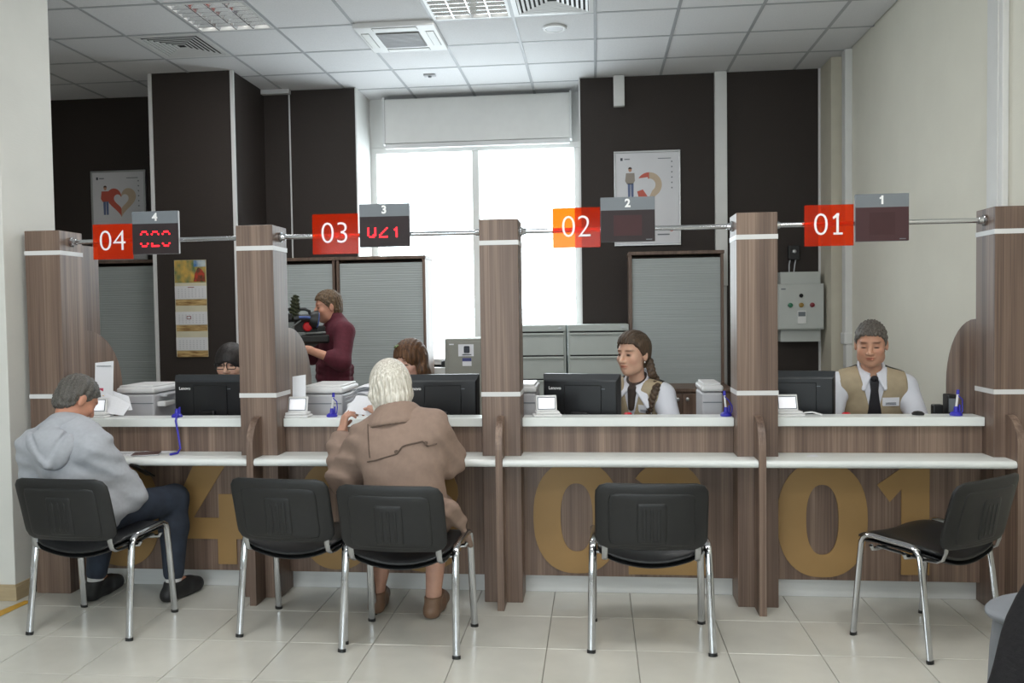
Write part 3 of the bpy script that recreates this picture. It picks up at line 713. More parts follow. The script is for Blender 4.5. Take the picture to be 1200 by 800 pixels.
# ------------------------------------------------------------------ posters and calendar
mat('poster_paper', (214, 214, 218), 0.35, noise=0.01)
mat('print_red', (196, 92, 76), 0.5, noise=0.04); mat('print_beige', (196, 176, 152), 0.5, noise=0.04)
mat('print_skin', (190, 140, 115), 0.5, noise=0.04); mat('print_jeans', (92, 104, 140), 0.5, noise=0.08); mat('print_grey', (150, 140, 130), 0.5, noise=0.05); mat('print_hair', (70, 55, 45), 0.5, noise=0.1)
def poster(x0, x1, z0, z1, y, label, kind):
    r = thing('poster', ((x0+x1)/2, y, z0), label, 'poster', 'framed posters')
    t = 0.018; w = x1-x0; h = z1-z0
    MB().box(x0, x1, y-0.012, y, z0, z1).build('sheet', 'poster_paper', r)
    MB().box(x0, x0+t, y-0.02, y, z0+t, z1-t, 0.003).build('frame_bar', 'steel', r); MB().box(x1-t, x1, y-0.02, y, z0+t, z1-t, 0.003).build('frame_bar', 'steel', r)
    MB().box(x0, x1, y-0.02, y, z0, z0+t, 0.003).build('frame_bar', 'steel', r); MB().box(x0, x1, y-0.02, y, z1-t, z1, 0.003).build('frame_bar', 'steel', r)
    ya, yb = y-0.0128, y-0.012
    U = lambda u: x0+u*w
    V = lambda v: z1-v*h
    if kind == 'pin':
        # round ring with a point, red and beige halves
        cu, cv, R = U(0.53), V(0.36), 0.19*w
        out = arc(cu, cv, R, R, -55, 235, 30); inn = arc(cu+0.01*w, cv-0.01*w, R*0.52, R*0.52, 235, -55, 24)
        half = len(out)//2
        tip = (cu-0.02*w, cv-R*1.7)
        MB().prism([p for p in arc(cu, cv, R, R, 90, -60, 16)]+[(cu+0.05*w, cv-R*1.45), (cu, cv-R*0.95)]+arc(cu, cv, R*0.5, R*0.5, -60, 90, 12), ya, yb).build('print', 'print_beige', r)
        MB().prism([p for p in arc(cu, cv, R, R, 90, 150, 8)]+arc(cu, cv, R*0.5, R*0.5, 150, 90, 8), ya, yb).build('print', 'print_red', r)
        MB().prism([(cu-R*0.95, cv-R*0.5), (cu-R*0.5, cv-R*0.35), (cu+0.0, cv-R*1.1), (cu+0.04*w, cv-R*1.55), (cu-R*0.7, cv-R*1.6)], ya, yb).build('print', 'print_red', r)
        MB().prism([(cu-R*1.15, cv+R*0.5), (cu-R*0.1, cv+R*0.62), (cu-R*0.1, cv-R*0.2), (cu-R*1.1, cv-R*0.35)], ya-0.0003, yb).build('print', 'poster_paper', r)
        px_, top = U(0.245), V(0.175)
    else:
        cu, cv, R = U(0.55), V(0.33), 0.125*w
        def heart(k, a0, a1, rev=False):
            p = []
            for i in range(25):
                t_ = a0+(a1-a0)*i/24
                p.append((cu+k*R*0.135*16*math.sin(t_)**3, cv+k*R*0.14*(13*math.cos(t_)-5*math.cos(2*t_)-2*math.cos(3*t_)-math.cos(4*t_))))
            return p[::-1] if rev else p
        MB().prism(heart(1, 0.02, math.pi)+heart(0.5, 0.02, math.pi, True), ya, yb).build('print', 'print_beige', r)
        MB().prism(heart(1, math.pi, 2*math.pi-0.02)+heart(0.5, math.pi, 2*math.pi-0.02, True), ya, yb).build('print', 'print_red', r)
        px_, top = U(0.26), V(0.17)
    s = h*0.33
    yc = ya-0.0006
    MB().prism(arc(px_, top-0.06*s, 0.055*s, 0.075*s, 0, 342, 18), yc, ya+0.0002).build('print', 'print_skin', r)
    MB().prism(arc(px_, top-0.04*s, 0.06*s, 0.06*s, 0, 180, 12), yc-0.0003, ya+0.0002).build('print', 'print_hair', r)
    MB().prism([(px_-0.13*s, top-0.17*s), (px_+0.14*s, top-0.17*s), (px_+0.15*s, top-0.42*s), (px_+0.09*s, top-0.52*s), (px_-0.1*s, top-0.52*s), (px_-0.16*s, top-0.42*s)], yc, ya+0.0002).build('print', 'print_grey' if kind == 'pin' else 'print_red', r)
    for q in (-0.08, 0.02):
        MB().prism([(px_+q*s, top-0.5*s), (px_+(q+0.09)*s, top-0.5*s), (px_+(q+0.085)*s, top-0.96*s), (px_+(q+0.01)*s, top-0.96*s)], yc, ya+0.0002).build('print', 'print_jeans', r)
    MB().box(U(0.1), U(0.135), ya-0.0003, yb, V(0.1), V(0.07)).build('logo_mark', 'ink', r)
    smudge('small_print', 0.05, 0.010, 'header_grey', r, (U(0.20), ya, V(0.085)))
    smudge('small_print', 0.12, 0.007, 'header_grey', r, (U(0.76), ya, V(0.085)))
    for k in range(6):
        MB().prism(arc(U(0.87), V(0.12+0.055*k), 0.007, 0.007, 0, 324, 9), ya-0.0003, yb).build('mark', 'header_grey', r)
    if kind == 'pin':
        smudge('small_print', 0.11, 0.012, 'header_grey', r, (U(0.74), ya, V(0.885)))
        MB().prism(ribbon(arc(U(0.86), V(0.835), 0.015, 0.015, 200, 520, 16), 0.006), ya-0.0003, yb).build('logo_mark', 'print_red', r)
poster(0.181, 0.793, 2.074, 2.951, YB-0.001, 'framed poster of a standing man beside a beige and red ring', 'pin')
poster(-4.967, -4.399, 2.038, 2.928, YB-0.001, 'framed poster of a standing woman beside a heart', 'heart')

cal = thing('wall_calendar', (-3.6, 7.23, 1.12), 'long three-month wall calendar hanging on the brown column', 'calendar')
cx0, cx1 = -3.752, -3.455
mat('cal_cream', (206, 200, 176), 0.6, noise=0.04)
mat('cal_white', (214, 214, 216), 0.6, noise=0.01)
mat('cal_photo', (70, 110, 80), 0.5, col2=(214, 170, 80), nscale=(14, 14, 10), detail=6)
mat('cal_sky', (60, 110, 160), 0.5, col2=(190, 200, 200), nscale=(14, 14, 14))
mat('cal_tree', (40, 60, 40), 0.5, col2=(190, 60, 40), nscale=(30, 30, 24), detail=6)
mat('cal_ad', (120, 84, 40), 0.5, col2=(206, 176, 120), nscale=(10, 10, 60), detail=5)
Yc = 7.236
def cbox(x0, x1, z0, z1, m_, nm, d=0.002, par=None): return MB().box(x0, x1, Yc-d, Yc-0.0, z0, z1).build(nm, m_, par or cal)
cbox(cx0, cx1, 1.118, 1.982, 'cal_cream', 'backing', 0.002)
ph = cbox(cx0+0.003, cx1-0.003, 1.78, 1.98, 'cal_photo', 'picture', 0.0035)
MB().box(-3.57, cx1-0.004, Yc-0.0042, Yc-0.0035, 1.92, 1.978).build('picture_sky', 'cal_sky', ph)
MB().prism([(-3.575, 1.79), (cx1-0.01, 1.79), (-3.47, 1.86), (-3.50, 1.90), (-3.53, 1.915), (-3.56, 1.86)], Yc-0.005, Yc-0.0035).build('picture_tree', 'cal_tree', ph)
for z0 in (1.635, 1.405, 1.175):
    blk = cbox(cx0+0.001, cx1-0.001, z0, z0+0.115, 'cal_white', 'month_sheet', 0.006)
    m = MB()
    for rw in range(5):
        for cc in range(8):
            x = cx0+0.03+cc*0.032; z = z0+0.014+rw*0.017
            m.box(x, x+0.012, Yc-0.0065, Yc-0.006, z, z+0.007)
    tag(m.build('dates', 'grey_plastic', blk), kind='stuff')
    cbox(cx0+0.006, cx1-0.002, z0-0.06, z0-0.006, 'cal_ad', 'picture_strip', 0.0032)
mk = MB().box(-3.645, -3.605, Yc-0.0085, Yc-0.0066, 1.453, 1.482, 0.0).build('date_marker', 'btn_red', cal)
MB().box(-3.64, -3.61, Yc-0.0089, Yc-0.0085, 1.458, 1.477).build('date_window', 'cal_white', mk)
smudge('month_name', 0.06, 0.006, 'btn_red', cal, (-3.6, Yc-0.006, 1.738))

# ------------------------------------------------------------------ customer chairs
def make_chair():
    r = thing('stacking_chair', (0, 0, 0), 'x', 'chair', 'black stacking chairs at the counters')
    rad = 0.0115
    for sx in (-1, 1):
        # side tube: rear foot - bend - rail - bend - front foot, split at mid rail
        rear = [(sx*0.2585, -0.19, 0.004), (sx*0.252, -0.155, 0.30), (sx*0.249, -0.137, 0.425), (sx*0.2475, -0.125, 0.449), (sx*0.246, -0.105, 0.461), (sx*0.245, -0.08, 0.465), (sx*0.244, 0.02, 0.467)]
        fr = [(sx*0.2535, 0.185, 0.004), (sx*0.249, 0.16, 0.30), (sx*0.247, 0.147, 0.43), (sx*0.2465, 0.136, 0.457), (sx*0.2455, 0.115, 0.469), (sx*0.2445, 0.09, 0.47), (sx*0.244, 0.02, 0.467)]
        for p in (rear, fr):
            lg = MB().tube(p, rad, 12, flat=1.45).build('leg', 'chrome', r, True)
            MB().tube([(p[0][0], p[0][1], 0.0), (p[0][0]*0.998, p[0][1]*0.99, 0.014)], 0.0135, 12, flat=1.4).build('foot_cap', 'plastic_black', lg, True)
        MB().tube([(sx*0.196, 0.10, 0.415), (sx*0.196, -0.06, 0.408), (sx*0.196, -0.13, 0.406), (sx*0.196, -0.180, 0.410), (sx*0.196, -0.205, 0.425), (sx*0.196, -0.218, 0.46), (sx*0.196, -0.224, 0.53)], 0.013, 12, flat=0.4, up=(0, 0, 1)).build('back_bracket', 'steel', r, True)
    for y in (-0.06, 0.10):
        MB().tube([(-0.244, y, 0.425), (-0.235, y, 0.408), (-0.20, y, 0.404), (0.20, y, 0.404), (0.235, y, 0.408), (0.244, y, 0.425)], 0.009, 10).build('cross_bar', 'chrome', r, True)
    def seat_w(a, b, c):
        dip = -0.062*(1-(a/0.235)**2)*(0.35+0.65*max(0, min(1, (0.1-b)/0.3)))
        return Vector((a, b+0.005, 0.462+dip+c-0.02*max(0, b-0.12)/0.1))
    MB().pillow(rr_out(0.226, 0.208, 0.07), 0.026, 0.016, seat_w).build('seat', 'vinyl_black', r, 'all')
    def shell_w(a, b, c):
        p = seat_w(a, b, c); p.z -= 0.02; return p
    MB().pillow(rr_out(0.228, 0.21, 0.07), 0.008, 0.012, shell_w).build('seat_shell', 'plastic_black', r, 'all')
    def back_w(a, b, c, o=0.0):
        z = 0.615+b; lean = -0.205-0.23*(b+0.15)-0.12*(b+0.15)**2
        bow = -0.042*(1-(a/0.24)**2)*(0.35+0.65*min(1, max(0, (0.16-b)/0.3)))
        return Vector((a, lean+bow+c+o, z+0.05*c))
    MB().pillow(rr_out(0.236, 0.147, 0.05), 0.014, 0.014, back_w, edge=9).build('backrest', 'plastic_black', r, 'all')
    MB().pillow(rr_out(0.226, 0.139, 0.045), 0.018, 0.006, lambda a, b, c: back_w(a, b, c, 0.012), edge=5).build('back_cushion', 'vinyl_black', r, 'all')
    bs = MB().pillow(rr_out(0.18, 0.115, 0.025), 0.004, 0.006, lambda a, b, c: back_w(a, b-0.012, c, -0.0135), edge=14).build('back_inset', 'plastic_black', r, 'all')
    MB().pillow(rr_out(0.062, 0.088, 0.01), 0.004, 0.007, lambda a, b, c: back_w(a, b-0.025, c, -0.018), edge=14).build('rib_plate', 'plastic_black', bs, 'all')
    for x in (-0.03, 0.0, 0.03):
        MB().pillow(rr_out(0.007, 0.076, 0.006), 0.002, 0.004, lambda a, b, c, x=x: back_w(a+x, b-0.03, c, -0.024), edge=6).build('rib', 'plastic_black', bs, 'all')
    return r
def copy_tree(o, parent=None):
    c = o.copy(); COL.objects.link(c); c.parent = parent
    for ch in o.children: copy_tree(ch, c)
    return c
chair0 = make_chair()
spots = [(-2.385, 3.825, -4.5, 'black stacking chair the man in the hoodie sits on'),
         (-1.375, 3.855, -6.0, 'empty black stacking chair pulled close beside the white-haired woman'),
         (-0.852, 3.722, -4.5, 'black stacking chair the white-haired woman sits on'),
         (0.224, 3.80, -0.3, 'empty black stacking chair squarely facing the 02 counter'),
         (1.455, 3.895, 36.5, 'empty black stacking chair turned aside at the 01 counter')]
for n, (x, y, a, lab) in enumerate(spots):
    o = chair0 if n == 0 else copy_tree(chair0)
    o.location = (x, y, 0); o.rotation_euler = (0, 0, math.radians(a)); o['label'] = lab
# ------------------------------------------------------------------ things on the counters and desks
def rotz_about(loc, a): return Matrix.Translation(loc) @ Matrix.Rotation(math.radians(a), 4, 'Z')
def monitor(cx, cy, zb, ang, label, w=0.44, h=0.265):
    """flat monitor seen from behind; built facing +Y (screen), back to -Y"""
    r = thing('monitor', (0, 0, 0), label, 'monitor', 'black monitors seen from behind')
    zt = zb+h
    body = [(-w/2, zb), (w/2, zb), (w/2, zt), (-w/2, zt)]
    # bezel slab and a smaller raised back
    MB().box(-w/2, w/2, 0.0, 0.035, zb, zt, 0.006).build('bezel', 'monitor_black', r)
    vs = []
    for (q, y, dz) in ((0, 0.0, 0.0), (0.012, -0.03, 0.03), (0.02, -0.034, 0.04)):
        vs += [(-w/2+q, y, zb+q), (w/2-q, y, zb+q), (w/2-q, y, zt-dz), (-w/2+q, y, zt-dz)]
    fs = [(i*4+k, i*4+(k+1) % 4, (i+1)*4+(k+1) % 4, (i+1)*4+k) for i in range(2) for k in range(4)]+[(8, 9, 10, 11)]
    me = MB().raw(vs, fs); me.bm.faces.ensure_lookup_table()
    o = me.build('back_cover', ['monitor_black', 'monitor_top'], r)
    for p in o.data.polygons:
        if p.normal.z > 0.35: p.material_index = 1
    MB().box(-0.09, 0.12, -0.038, -0.034, zb+0.03, zt-0.06, 0.003, 1).build('rear_panel', 'monitor_black', r)
    MB().box(-w/2+0.10, w/2-0.10, 0.0355, 0.0358, zb+0.03, zt-0.03).build('screen', 'led_screen', r)
    MB().box(-0.05, 0.05, -0.06, -0.034, 0.77, zb+0.06, 0.01).build('stand_neck', 'monitor_black', r)
    MB().box(-0.12, 0.12, -0.1, 0.1, 0.75, 0.768, 0.006).build('stand_base', 'monitor_black', r)
    MB().box(-0.07, 0.07, -0.042, -0.034, zb+0.012, zb+0.022, 0.002, 1).build('vent_bar', 'monitor_top', r)
    text('maker_lettering', 'Lenovo', 0.024, 'text_white', r, (-w/2+0.075, -0.0345, zt-0.078), depth=0.0004, bold=0.0006)
    smudge('small_mark', 0.04, 0.005, 'header_grey', r, (w/2-0.1, -0.034, zt-0.08))
    r.location = (cx, cy, 0); r.rotation_euler = (0, 0, math.radians(ang))
    return r
monitor(-2.255, 4.74, 0.87, -3, 'black monitor in front of the teller in glasses')
monitor(-0.885, 4.74, 0.862, 2, 'black monitor beside the white-haired woman')
monitor(-0.085, 4.73, 0.86, -12, 'black monitor next to the braided teller')
monitor(1.075, 4.76, 0.866, -10, 'black monitor in front of the teller in a tie')
mat('red_button', (196, 30, 46), 0.4, noise=0.02)
for n, (x, y, lab) in enumerate(((0.165, 4.52, 'small red button by the braided teller'), (1.285, 4.50, 'small red button by the teller in a tie'))):
    r = thing('alarm_button', (x, y, 0.75), lab, 'button', 'red alarm buttons')
    MB().box(x-0.03, x+0.03, y-0.03, y+0.03, 0.75, 0.915, 0.006).build('case', 'plastic_black', r)
    MB().lathe([(0.022, 0), (0.022, 0.012), (0.016, 0.018), (0.002, 0.02)], (x, y, 0.915), 16).build('push_cap', 'red_button', r, True)

def customer_display(x, y, ang, label, cable=False):
    r = thing('customer_display', (0, 0, 0), label, 'display', 'small white customer displays')
    MB().box(-0.075, 0.075, -0.045, 0.045, 0, 0.012, 0.005).box(-0.06, 0.065, -0.035, 0.045, 0.012, 0.026, 0.006).build('base', 'white_plastic', r)
    t = Matrix.Translation((0, 0.012, 0.022)) @ Matrix.Rotation(math.radians(-14), 4, 'X')
    MB().box(-0.055, 0.055, -0.006, 0.010, 0, 0.086, 0.005).move(t).build('screen_case', 'white_plastic', r)
    MB().box(-0.047, 0.047, -0.0075, -0.006, 0.010, 0.075).move(t).build('screen_border', 'header_grey', r)
    MB().box(-0.043, 0.043, -0.0085, -0.0075, 0.014, 0.071).move(t).build('screen', 'screen_white', r)
    if cable:
        MB().tube([(0.07, 0.02, 0.006), (0.10, 0.025, 0.012), (0.13, 0.02, 0.014), (0.16, 0.0, 0.006), (0.17, -0.01, 0.003)], 0.004, 8).build('cable', 'white_plastic', r, True)
    r.location = (x, y, ZC); r.rotation_euler = (0, 0, math.radians(ang))
customer_display(-2.74, 4.363, 5, 'small white customer display beside the leaflet at the 04 counter')
customer_display(-1.605, 4.375, 0, 'small white customer display in front of a tall white sheet')
customer_display(-0.26, 4.385, 10, 'small white customer display beside the monitor of the braided teller')
customer_display(0.965, 4.375, 6, 'small white customer display trailing a white cable', True)

def pen_stand(x, y, label, pen, cord=None):
    r = thing('pen_stand', (x, y, ZC), label, 'pen stand', 'blue pen stands')
    MB().lathe([(0.028, 0), (0.03, 0.006), (0.024, 0.016), (0.012, 0.022), (0.009, 0.045), (0.005, 0.046)], (x, y, ZC), 18).build('base', 'blue_plastic', r, True)
    MB().box(x+0.012, x+0.02, y-0.006, y+0.006, ZC+0.012, ZC+0.055, 0.002).build('cord_clip', 'blue_plastic', r)
    if pen:
        MB().tube([(x, y, ZC+0.03), (x+pen, y+0.005, ZC+0.105)], 0.0055, 10).build('pen_barrel', 'white_plastic', r, True)
        MB().tube([(x+pen, y+0.005, ZC+0.105), (x+pen*1.2, y+0.006, ZC+0.128)], [0.008, 0.007], 10).build('pen_cap', 'blue_plastic', r, True)
        MB().tube([(x+pen, y, ZC+0.10), (x+pen+0.02, y, ZC+0.08), (x+0.03, y, ZC+0.05), (x+0.028, y-0.005, ZC+0.02), (x+0.01, y-0.01, ZC+0.008)], 0.0028, 8).build('cord', 'blue_plastic', r, True)
    if cord:
        MB().tube(cord, 0.0055, 8).build('cord', 'blue_plastic', r, True)
pen_stand(-2.275, 4.37, 'blue pen stand whose cord hangs down to the shelf', 0, [(-2.262, 4.365, ZC+0.01), (-2.25, 4.32, ZC+0.012), (-2.247, 4.30, ZC-0.01), (-2.235, 4.30, 0.85), (-2.215, 4.28, 0.775), (-2.215, 4.25, 0.757), (-2.225, 4.21, 0.757), (-2.232, 4.20, 0.757)])
pen_stand(-1.41, 4.375, 'blue pen stand with white pen in front of a grey printer', 0.008)
pen_stand(0.655, 4.37, 'blue pen stand by the white printer at the 02 counter', -0.006)
pen_stand(1.775, 4.37, 'blue pen stand with white pen at the 01 counter, against the wood wing', 0.01)
o = MB().lathe([(0.028, 0), (0.03, 0.008), (0.02, 0.017), (0.003, 0.02)], (1.605, 4.40, ZC), 16).build('desk_bell', 'plastic_black', None, True)
tag(rebase(o, (1.605, 4.40, ZC)), 'low black rubber dome on the ledge of the 01 counter', 'dome')
r = thing('speaker_unit', (1.83, 4.56, 0.75), 'small black intercom standing against the wood wing', 'intercom')
MB().box(1.80, 1.85, 4.53, 4.60, 0.75, 1.02, 0.006).build('case', 'plastic_black', r)
MB().box(1.805, 1.845, 4.527, 4.53, 0.93, 1.0).build('grille', 'header_grey', r)
MB().box(1.74, 1.79, 4.56, 4.60, 0.75, 0.965, 0.006).build('handset', 'plastic_black', r)

def printer(x0, x1, y0, y1, zt, label, open_right=False):
    r = thing('printer', ((x0+x1)/2, (y0+y1)/2, 0.75), label, 'printer', 'pale desktop printers')
    MB().box(x0, x1, y0, y1, 0.75, zt-0.05, 0.012).build('body', 'grey_plastic', r)
    MB().box(x0-0.003, x1+0.003, y0-0.003, y1+0.003, zt-0.046, zt-0.012, 0.012).build('lid', 'white_plastic', r)
    MB().box(x0+0.01, x1-0.01, y0+0.01, y1-0.01, zt-0.014, zt, 0.005).build('top_cover', 'white_plastic', r)
    MB().box(x0+0.006, x1-0.006, y0-0.002, y0+0.01, zt-0.105, zt-0.1).build('seam', 'header_grey', r)
    if open_right:
        MB().box(x1, x1+0.05, y0+0.03, y1-0.05, zt-0.125, zt-0.095, 0.006).build('paper_tray', 'white_plastic', r)
        MB().box(x1, x1+0.045, y0+0.06, y1-0.05, zt-0.07, zt-0.055, 0.004).build('output_flap', 'grey_plastic', r)
printer(-2.755, -2.53, 4.60, 4.90, 1.085, 'white printer beside the leaflet at the 04 counter', True)
printer(-1.65, -1.42, 4.60, 4.92, 1.080, 'grey printer in front of the camera operator', False)
printer(-0.462, -0.332, 4.62, 4.92, 1.078, 'pale printer half hidden by the pillar beside the braided teller', False)
printer(0.56, 0.672, 4.58, 4.85, 1.082, 'white printer between the braided teller and the pillar', False)

def sheet(name, pts, th, material, parent=None, curl=None):
    """thin sheet from four corners"""
    P = [Vector(p) for p in pts]; n = (P[1]-P[0]).cross(P[3]-P[0]).normalized()*th
    vs = []; N = 6
    for s in (0, 1):
        for i in range(N+1):
            for j in range(N+1):
                u, v = i/N, j/N
                p = P[0]*(1-u)*(1-v)+P[1]*u*(1-v)+P[2]*u*v+P[3]*(1-u)*v+n*s
                if curl: p = p+n.normalized()*curl*math.sin(math.pi*u)
                vs.append(p)
    fs = []; K = (N+1)**2
    for i in range(N):
        for j in range(N):
            a = i*(N+1)+j; fs += [(a, a+1, a+N+2, a+N+1), (K+a, K+a+N+1, K+a+N+2, K+a+1)]
    for i in range(N):
        for a, b in (((i*(N+1)), ((i+1)*(N+1))), ((i+1)*(N+1)+N, i*(N+1)+N), (N*(N+1)+i, N*(N+1)+i+1), (i+1, i)):
            fs.append((a, b, K+b, K+a))
    return MB().raw(vs, fs).build(name, material, parent)
r = thing('leaflet_stand', (-2.735, 4.43, ZC), 'white leaflet in a stand with a bright coloured corner', 'leaflet', None)
MB().box(-2.79, -2.68, 4.425, 4.44, ZC, ZC+0.012, 0.003).build('foot', 'white_plastic', r)
sheet('leaflet', [(-2.785, 4.425, ZC+0.012), (-2.68, 4.43, ZC+0.012), (-2.68, 4.455, ZC+0.305), (-2.785, 4.45, ZC+0.295)], 0.002, 'paper', r)
mat('leaf_blue', (70, 140, 214), 0.5, noise=0.05); mat('leaf_mag', (190, 60, 90), 0.5, noise=0.05); mat('leaf_yel', (222, 170, 50), 0.5, noise=0.05)
for x0, x1, z0, z1, mm in ((-2.783, -2.757, 0.10, 0.15, 'leaf_blue'), (-2.757, -2.735, 0.115, 0.155, 'leaf_mag'), (-2.757, -2.732, 0.09, 0.115, 'leaf_yel')):
    MB().box(x0, x1, 4.426+z0*0.088, 4.4275+z0*0.088, ZC+z0, ZC+z1).build('print', mm, r)
MB().box(-2.775, -2.69, 4.4445, 4.4455, ZC+0.275, ZC+0.279).build('print', 'header_grey', r)
for k, (p, lab) in enumerate((([(-2.73, 4.39, ZC+0.02), (-2.60, 4.40, ZC+0.005), (-2.59, 4.46, ZC+0.06), (-2.72, 4.44, ZC+0.135)], 'loose white paper propped behind the customer display at the 04 counter'),
                              ([(-2.70, 4.43, ZC+0.025), (-2.575, 4.45, ZC+0.03), (-2.61, 4.475, ZC+0.105), (-2.70, 4.46, ZC+0.14)], 'second loose white paper leaning behind the first one'))):
    o = sheet('loose_paper', p, 0.0015, 'paper', None, 0.006)
    tag(rebase(o, p[1]), lab, 'paper', 'papers at the 04 counter')
o = sheet('paper_sheet', [(-1.645, 4.425, ZC+0.001), (-1.575, 4.43, ZC+0.001), (-1.572, 4.44, ZC+0.222), (-1.645, 4.435, ZC+0.212)], 0.002, 'paper', None, 0.004)
tag(rebase(o, (-1.61, 4.428, ZC)), 'tall white sheet of paper standing behind a customer display', 'paper')
# crumpled papers on the printer tray
r = thing('paper_stack', (-1.33, 4.62, 0.75), 'crumpled white papers in a tray beside the grey printer', 'papers')
MB().box(-1.40, -1.20, 4.52, 4.74, 0.75, 0.765, 0.004).build('tray', 'grey_plastic', r)
MB().box(-1.38, -1.22, 4.54, 4.72, 0.765, 0.985, 0.01).build('stack', 'paper', r)
random.seed(4)
for k in range(6):
    a = random.uniform(-0.5, 0.5); c = (-1.30+random.uniform(-0.03, 0.03), 4.62, 0.99+k*0.012)
    dx, dy = 0.075*math.cos(a), 0.075*math.sin(a)
    sheet('crumpled_sheet', [(c[0]-dx, c[1]-0.06-dy, c[2]), (c[0]+dx, c[1]-0.06+dy, c[2]+random.uniform(0, 0.03)), (c[0]+dx, c[1]+0.06+dy, c[2]+random.uniform(0, 0.04)), (c[0]-dx, c[1]+0.06-dy, c[2]+0.005)], 0.0012, 'paper', r, 0.012)
# papers on the customer shelf
for k, (p, lab) in enumerate((([(-2.62, 4.18, 0), (-2.46, 4.19, 0), (-2.46, 4.32, 0), (-2.60, 4.32, 0)], 'printed form lying on the customer shelf by the man in the hoodie'),
                              ([(-2.50, 4.20, 0), (-2.38, 4.17, 0), (-2.33, 4.29, 0), (-2.44, 4.33, 0)], 'white slip lying under the brown passport'),
                              ([(-2.36, 4.26, 0), (-2.27, 4.27, 0), (-2.26, 4.33, 0), (-2.35, 4.33, 0)], 'small pale card beyond the brown passport'))):
    o = sheet('paper_slip', [(a, b, ZS+0.0008+0.0012*k) for a, b, c in p], 0.0008, 'paper', None)
    if k == 0:
        m = MB()
        for q in range(4): m.box(-2.60, -2.48, 4.21+q*0.022, 4.214+q*0.022, ZS+0.0016, ZS+0.0019)
        tag(m.build('print', 'ink', o), kind='stuff')
    tag(o, lab, 'paper', 'papers on the customer shelf')
mat('passport', (92, 72, 70), 0.5, noise=0.1)
pp = thing('passport', (-2.36, 4.24, ZS+0.0032), 'closed brown passport lying on the customer shelf', 'passport')
R = rotz_about((-2.375, 4.225, ZS+0.0036), 18)
MB().box(-0.066, 0.066, -0.048, 0.048, 0.0, 0.004, 0.001, 1).move(R).build('pages', 'paper', pp)
MB().box(-0.068, 0.068, -0.05, 0.05, 0.004, 0.006, 0.001, 1).move(R).build('cover', 'passport', pp)
o = sheet('small_slip', [(1.02, 4.22, ZS+0.001), (1.075, 4.225, ZS+0.001), (1.07, 4.25, ZS+0.006), (1.025, 4.245, ZS+0.002)], 0.0008, 'paper')
tag(rebase(o, (1.045, 4.23, ZS)), 'tiny white slip on the customer shelf of the 01 counter', 'paper')

# ------------------------------------------------------------------ armchair and coat at the edge of the hall
mat('chair_grey', (122, 126, 132), 0.6, noise=0.05, nscale=(20, 20, 20))
mat('coat_black', (15, 13, 17), 0.85, noise=0.25, nscale=(90, 90, 90), bump=0.3)
ar = thing('armchair', (1.45, 2.5, 0), 'grey plastic armchair with a rounded arm, a dark coat over it', 'armchair')
def arm_w(a, b, c): return Vector((1.36+a, 2.49+b, 0.635+c-0.5*a*a*(a < 0)))
MB().pillow(rr_out(0.26, 0.095, 0.09), 0.022, 0.05, arm_w, edge=3).build('arm_rest', 'chair_grey', ar, 'all')
MB().tube([(1.165, 2.50, 0.60), (1.150, 2.51, 0.50), (1.145, 2.53, 0.30), (1.145, 2.56, 0.0)], [0.042, 0.034, 0.030, 0.032], 14).build('leg', 'chair_grey', ar, True)
MB().tube([(1.155, 2.30, 0.64), (1.15, 2.29, 0.35), (1.15, 2.24, 0.0)], [0.03, 0.026, 0.026], 14).build('leg', 'chair_grey', ar, True)
for y in (2.58, 2.24): MB().tube([(1.70, y, 0.64), (1.705, y, 0.35), (1.71, y, 0.0)], [0.03, 0.026, 0.026], 14).build('leg', 'chair_grey', ar, True)
MB().pillow(rr_out(0.062, 0.26, 0.06), 0.02, 0.035, lambda a, b, c: Vector((1.72+a, 2.5+b, 0.652+c)), edge=3).build('arm_rest', 'chair_grey', ar, 'all')
MB().pillow(rr_out(0.22, 0.24, 0.08), 0.03, 0.03, lambda a, b, c: Vector((1.50+a, 2.46+b, 0.42+c)), edge=5).build('seat', 'chair_grey', ar, 'all')
MB().pillow(rr_out(0.27, 0.24, 0.08), 0.025, 0.025, lambda a, b, c: Vector((1.43+a, 2.31-0.05*b+c, 0.70+b)), edge=5).build('backrest', 'chair_grey', ar, 'all')
MB().box(1.16, 1.70, 2.40, 2.44, 0.36, 0.395, 0.008).build('seat_rail', 'chair_grey', ar)
def coat_w(a, b, c):
    return Vector((1.255+a+0.36*b+0.007*math.sin(19*b+1), 2.17+0.02*math.sin(17*a+5*b)+0.01*math.sin(31*a-9*b)+c, 0.50+b+0.015*math.sin(14*a)))
o = MB().pillow(rr_out(0.30, 0.42, 0.05), 0.04, 0.04, coat_w, edge=4).build('dark_coat', 'coat_black', None, 'all')
tag(rebase(o, (1.3, 2.2, 0.1)), 'dark purplish black coat slung over the grey armchair', 'coat')
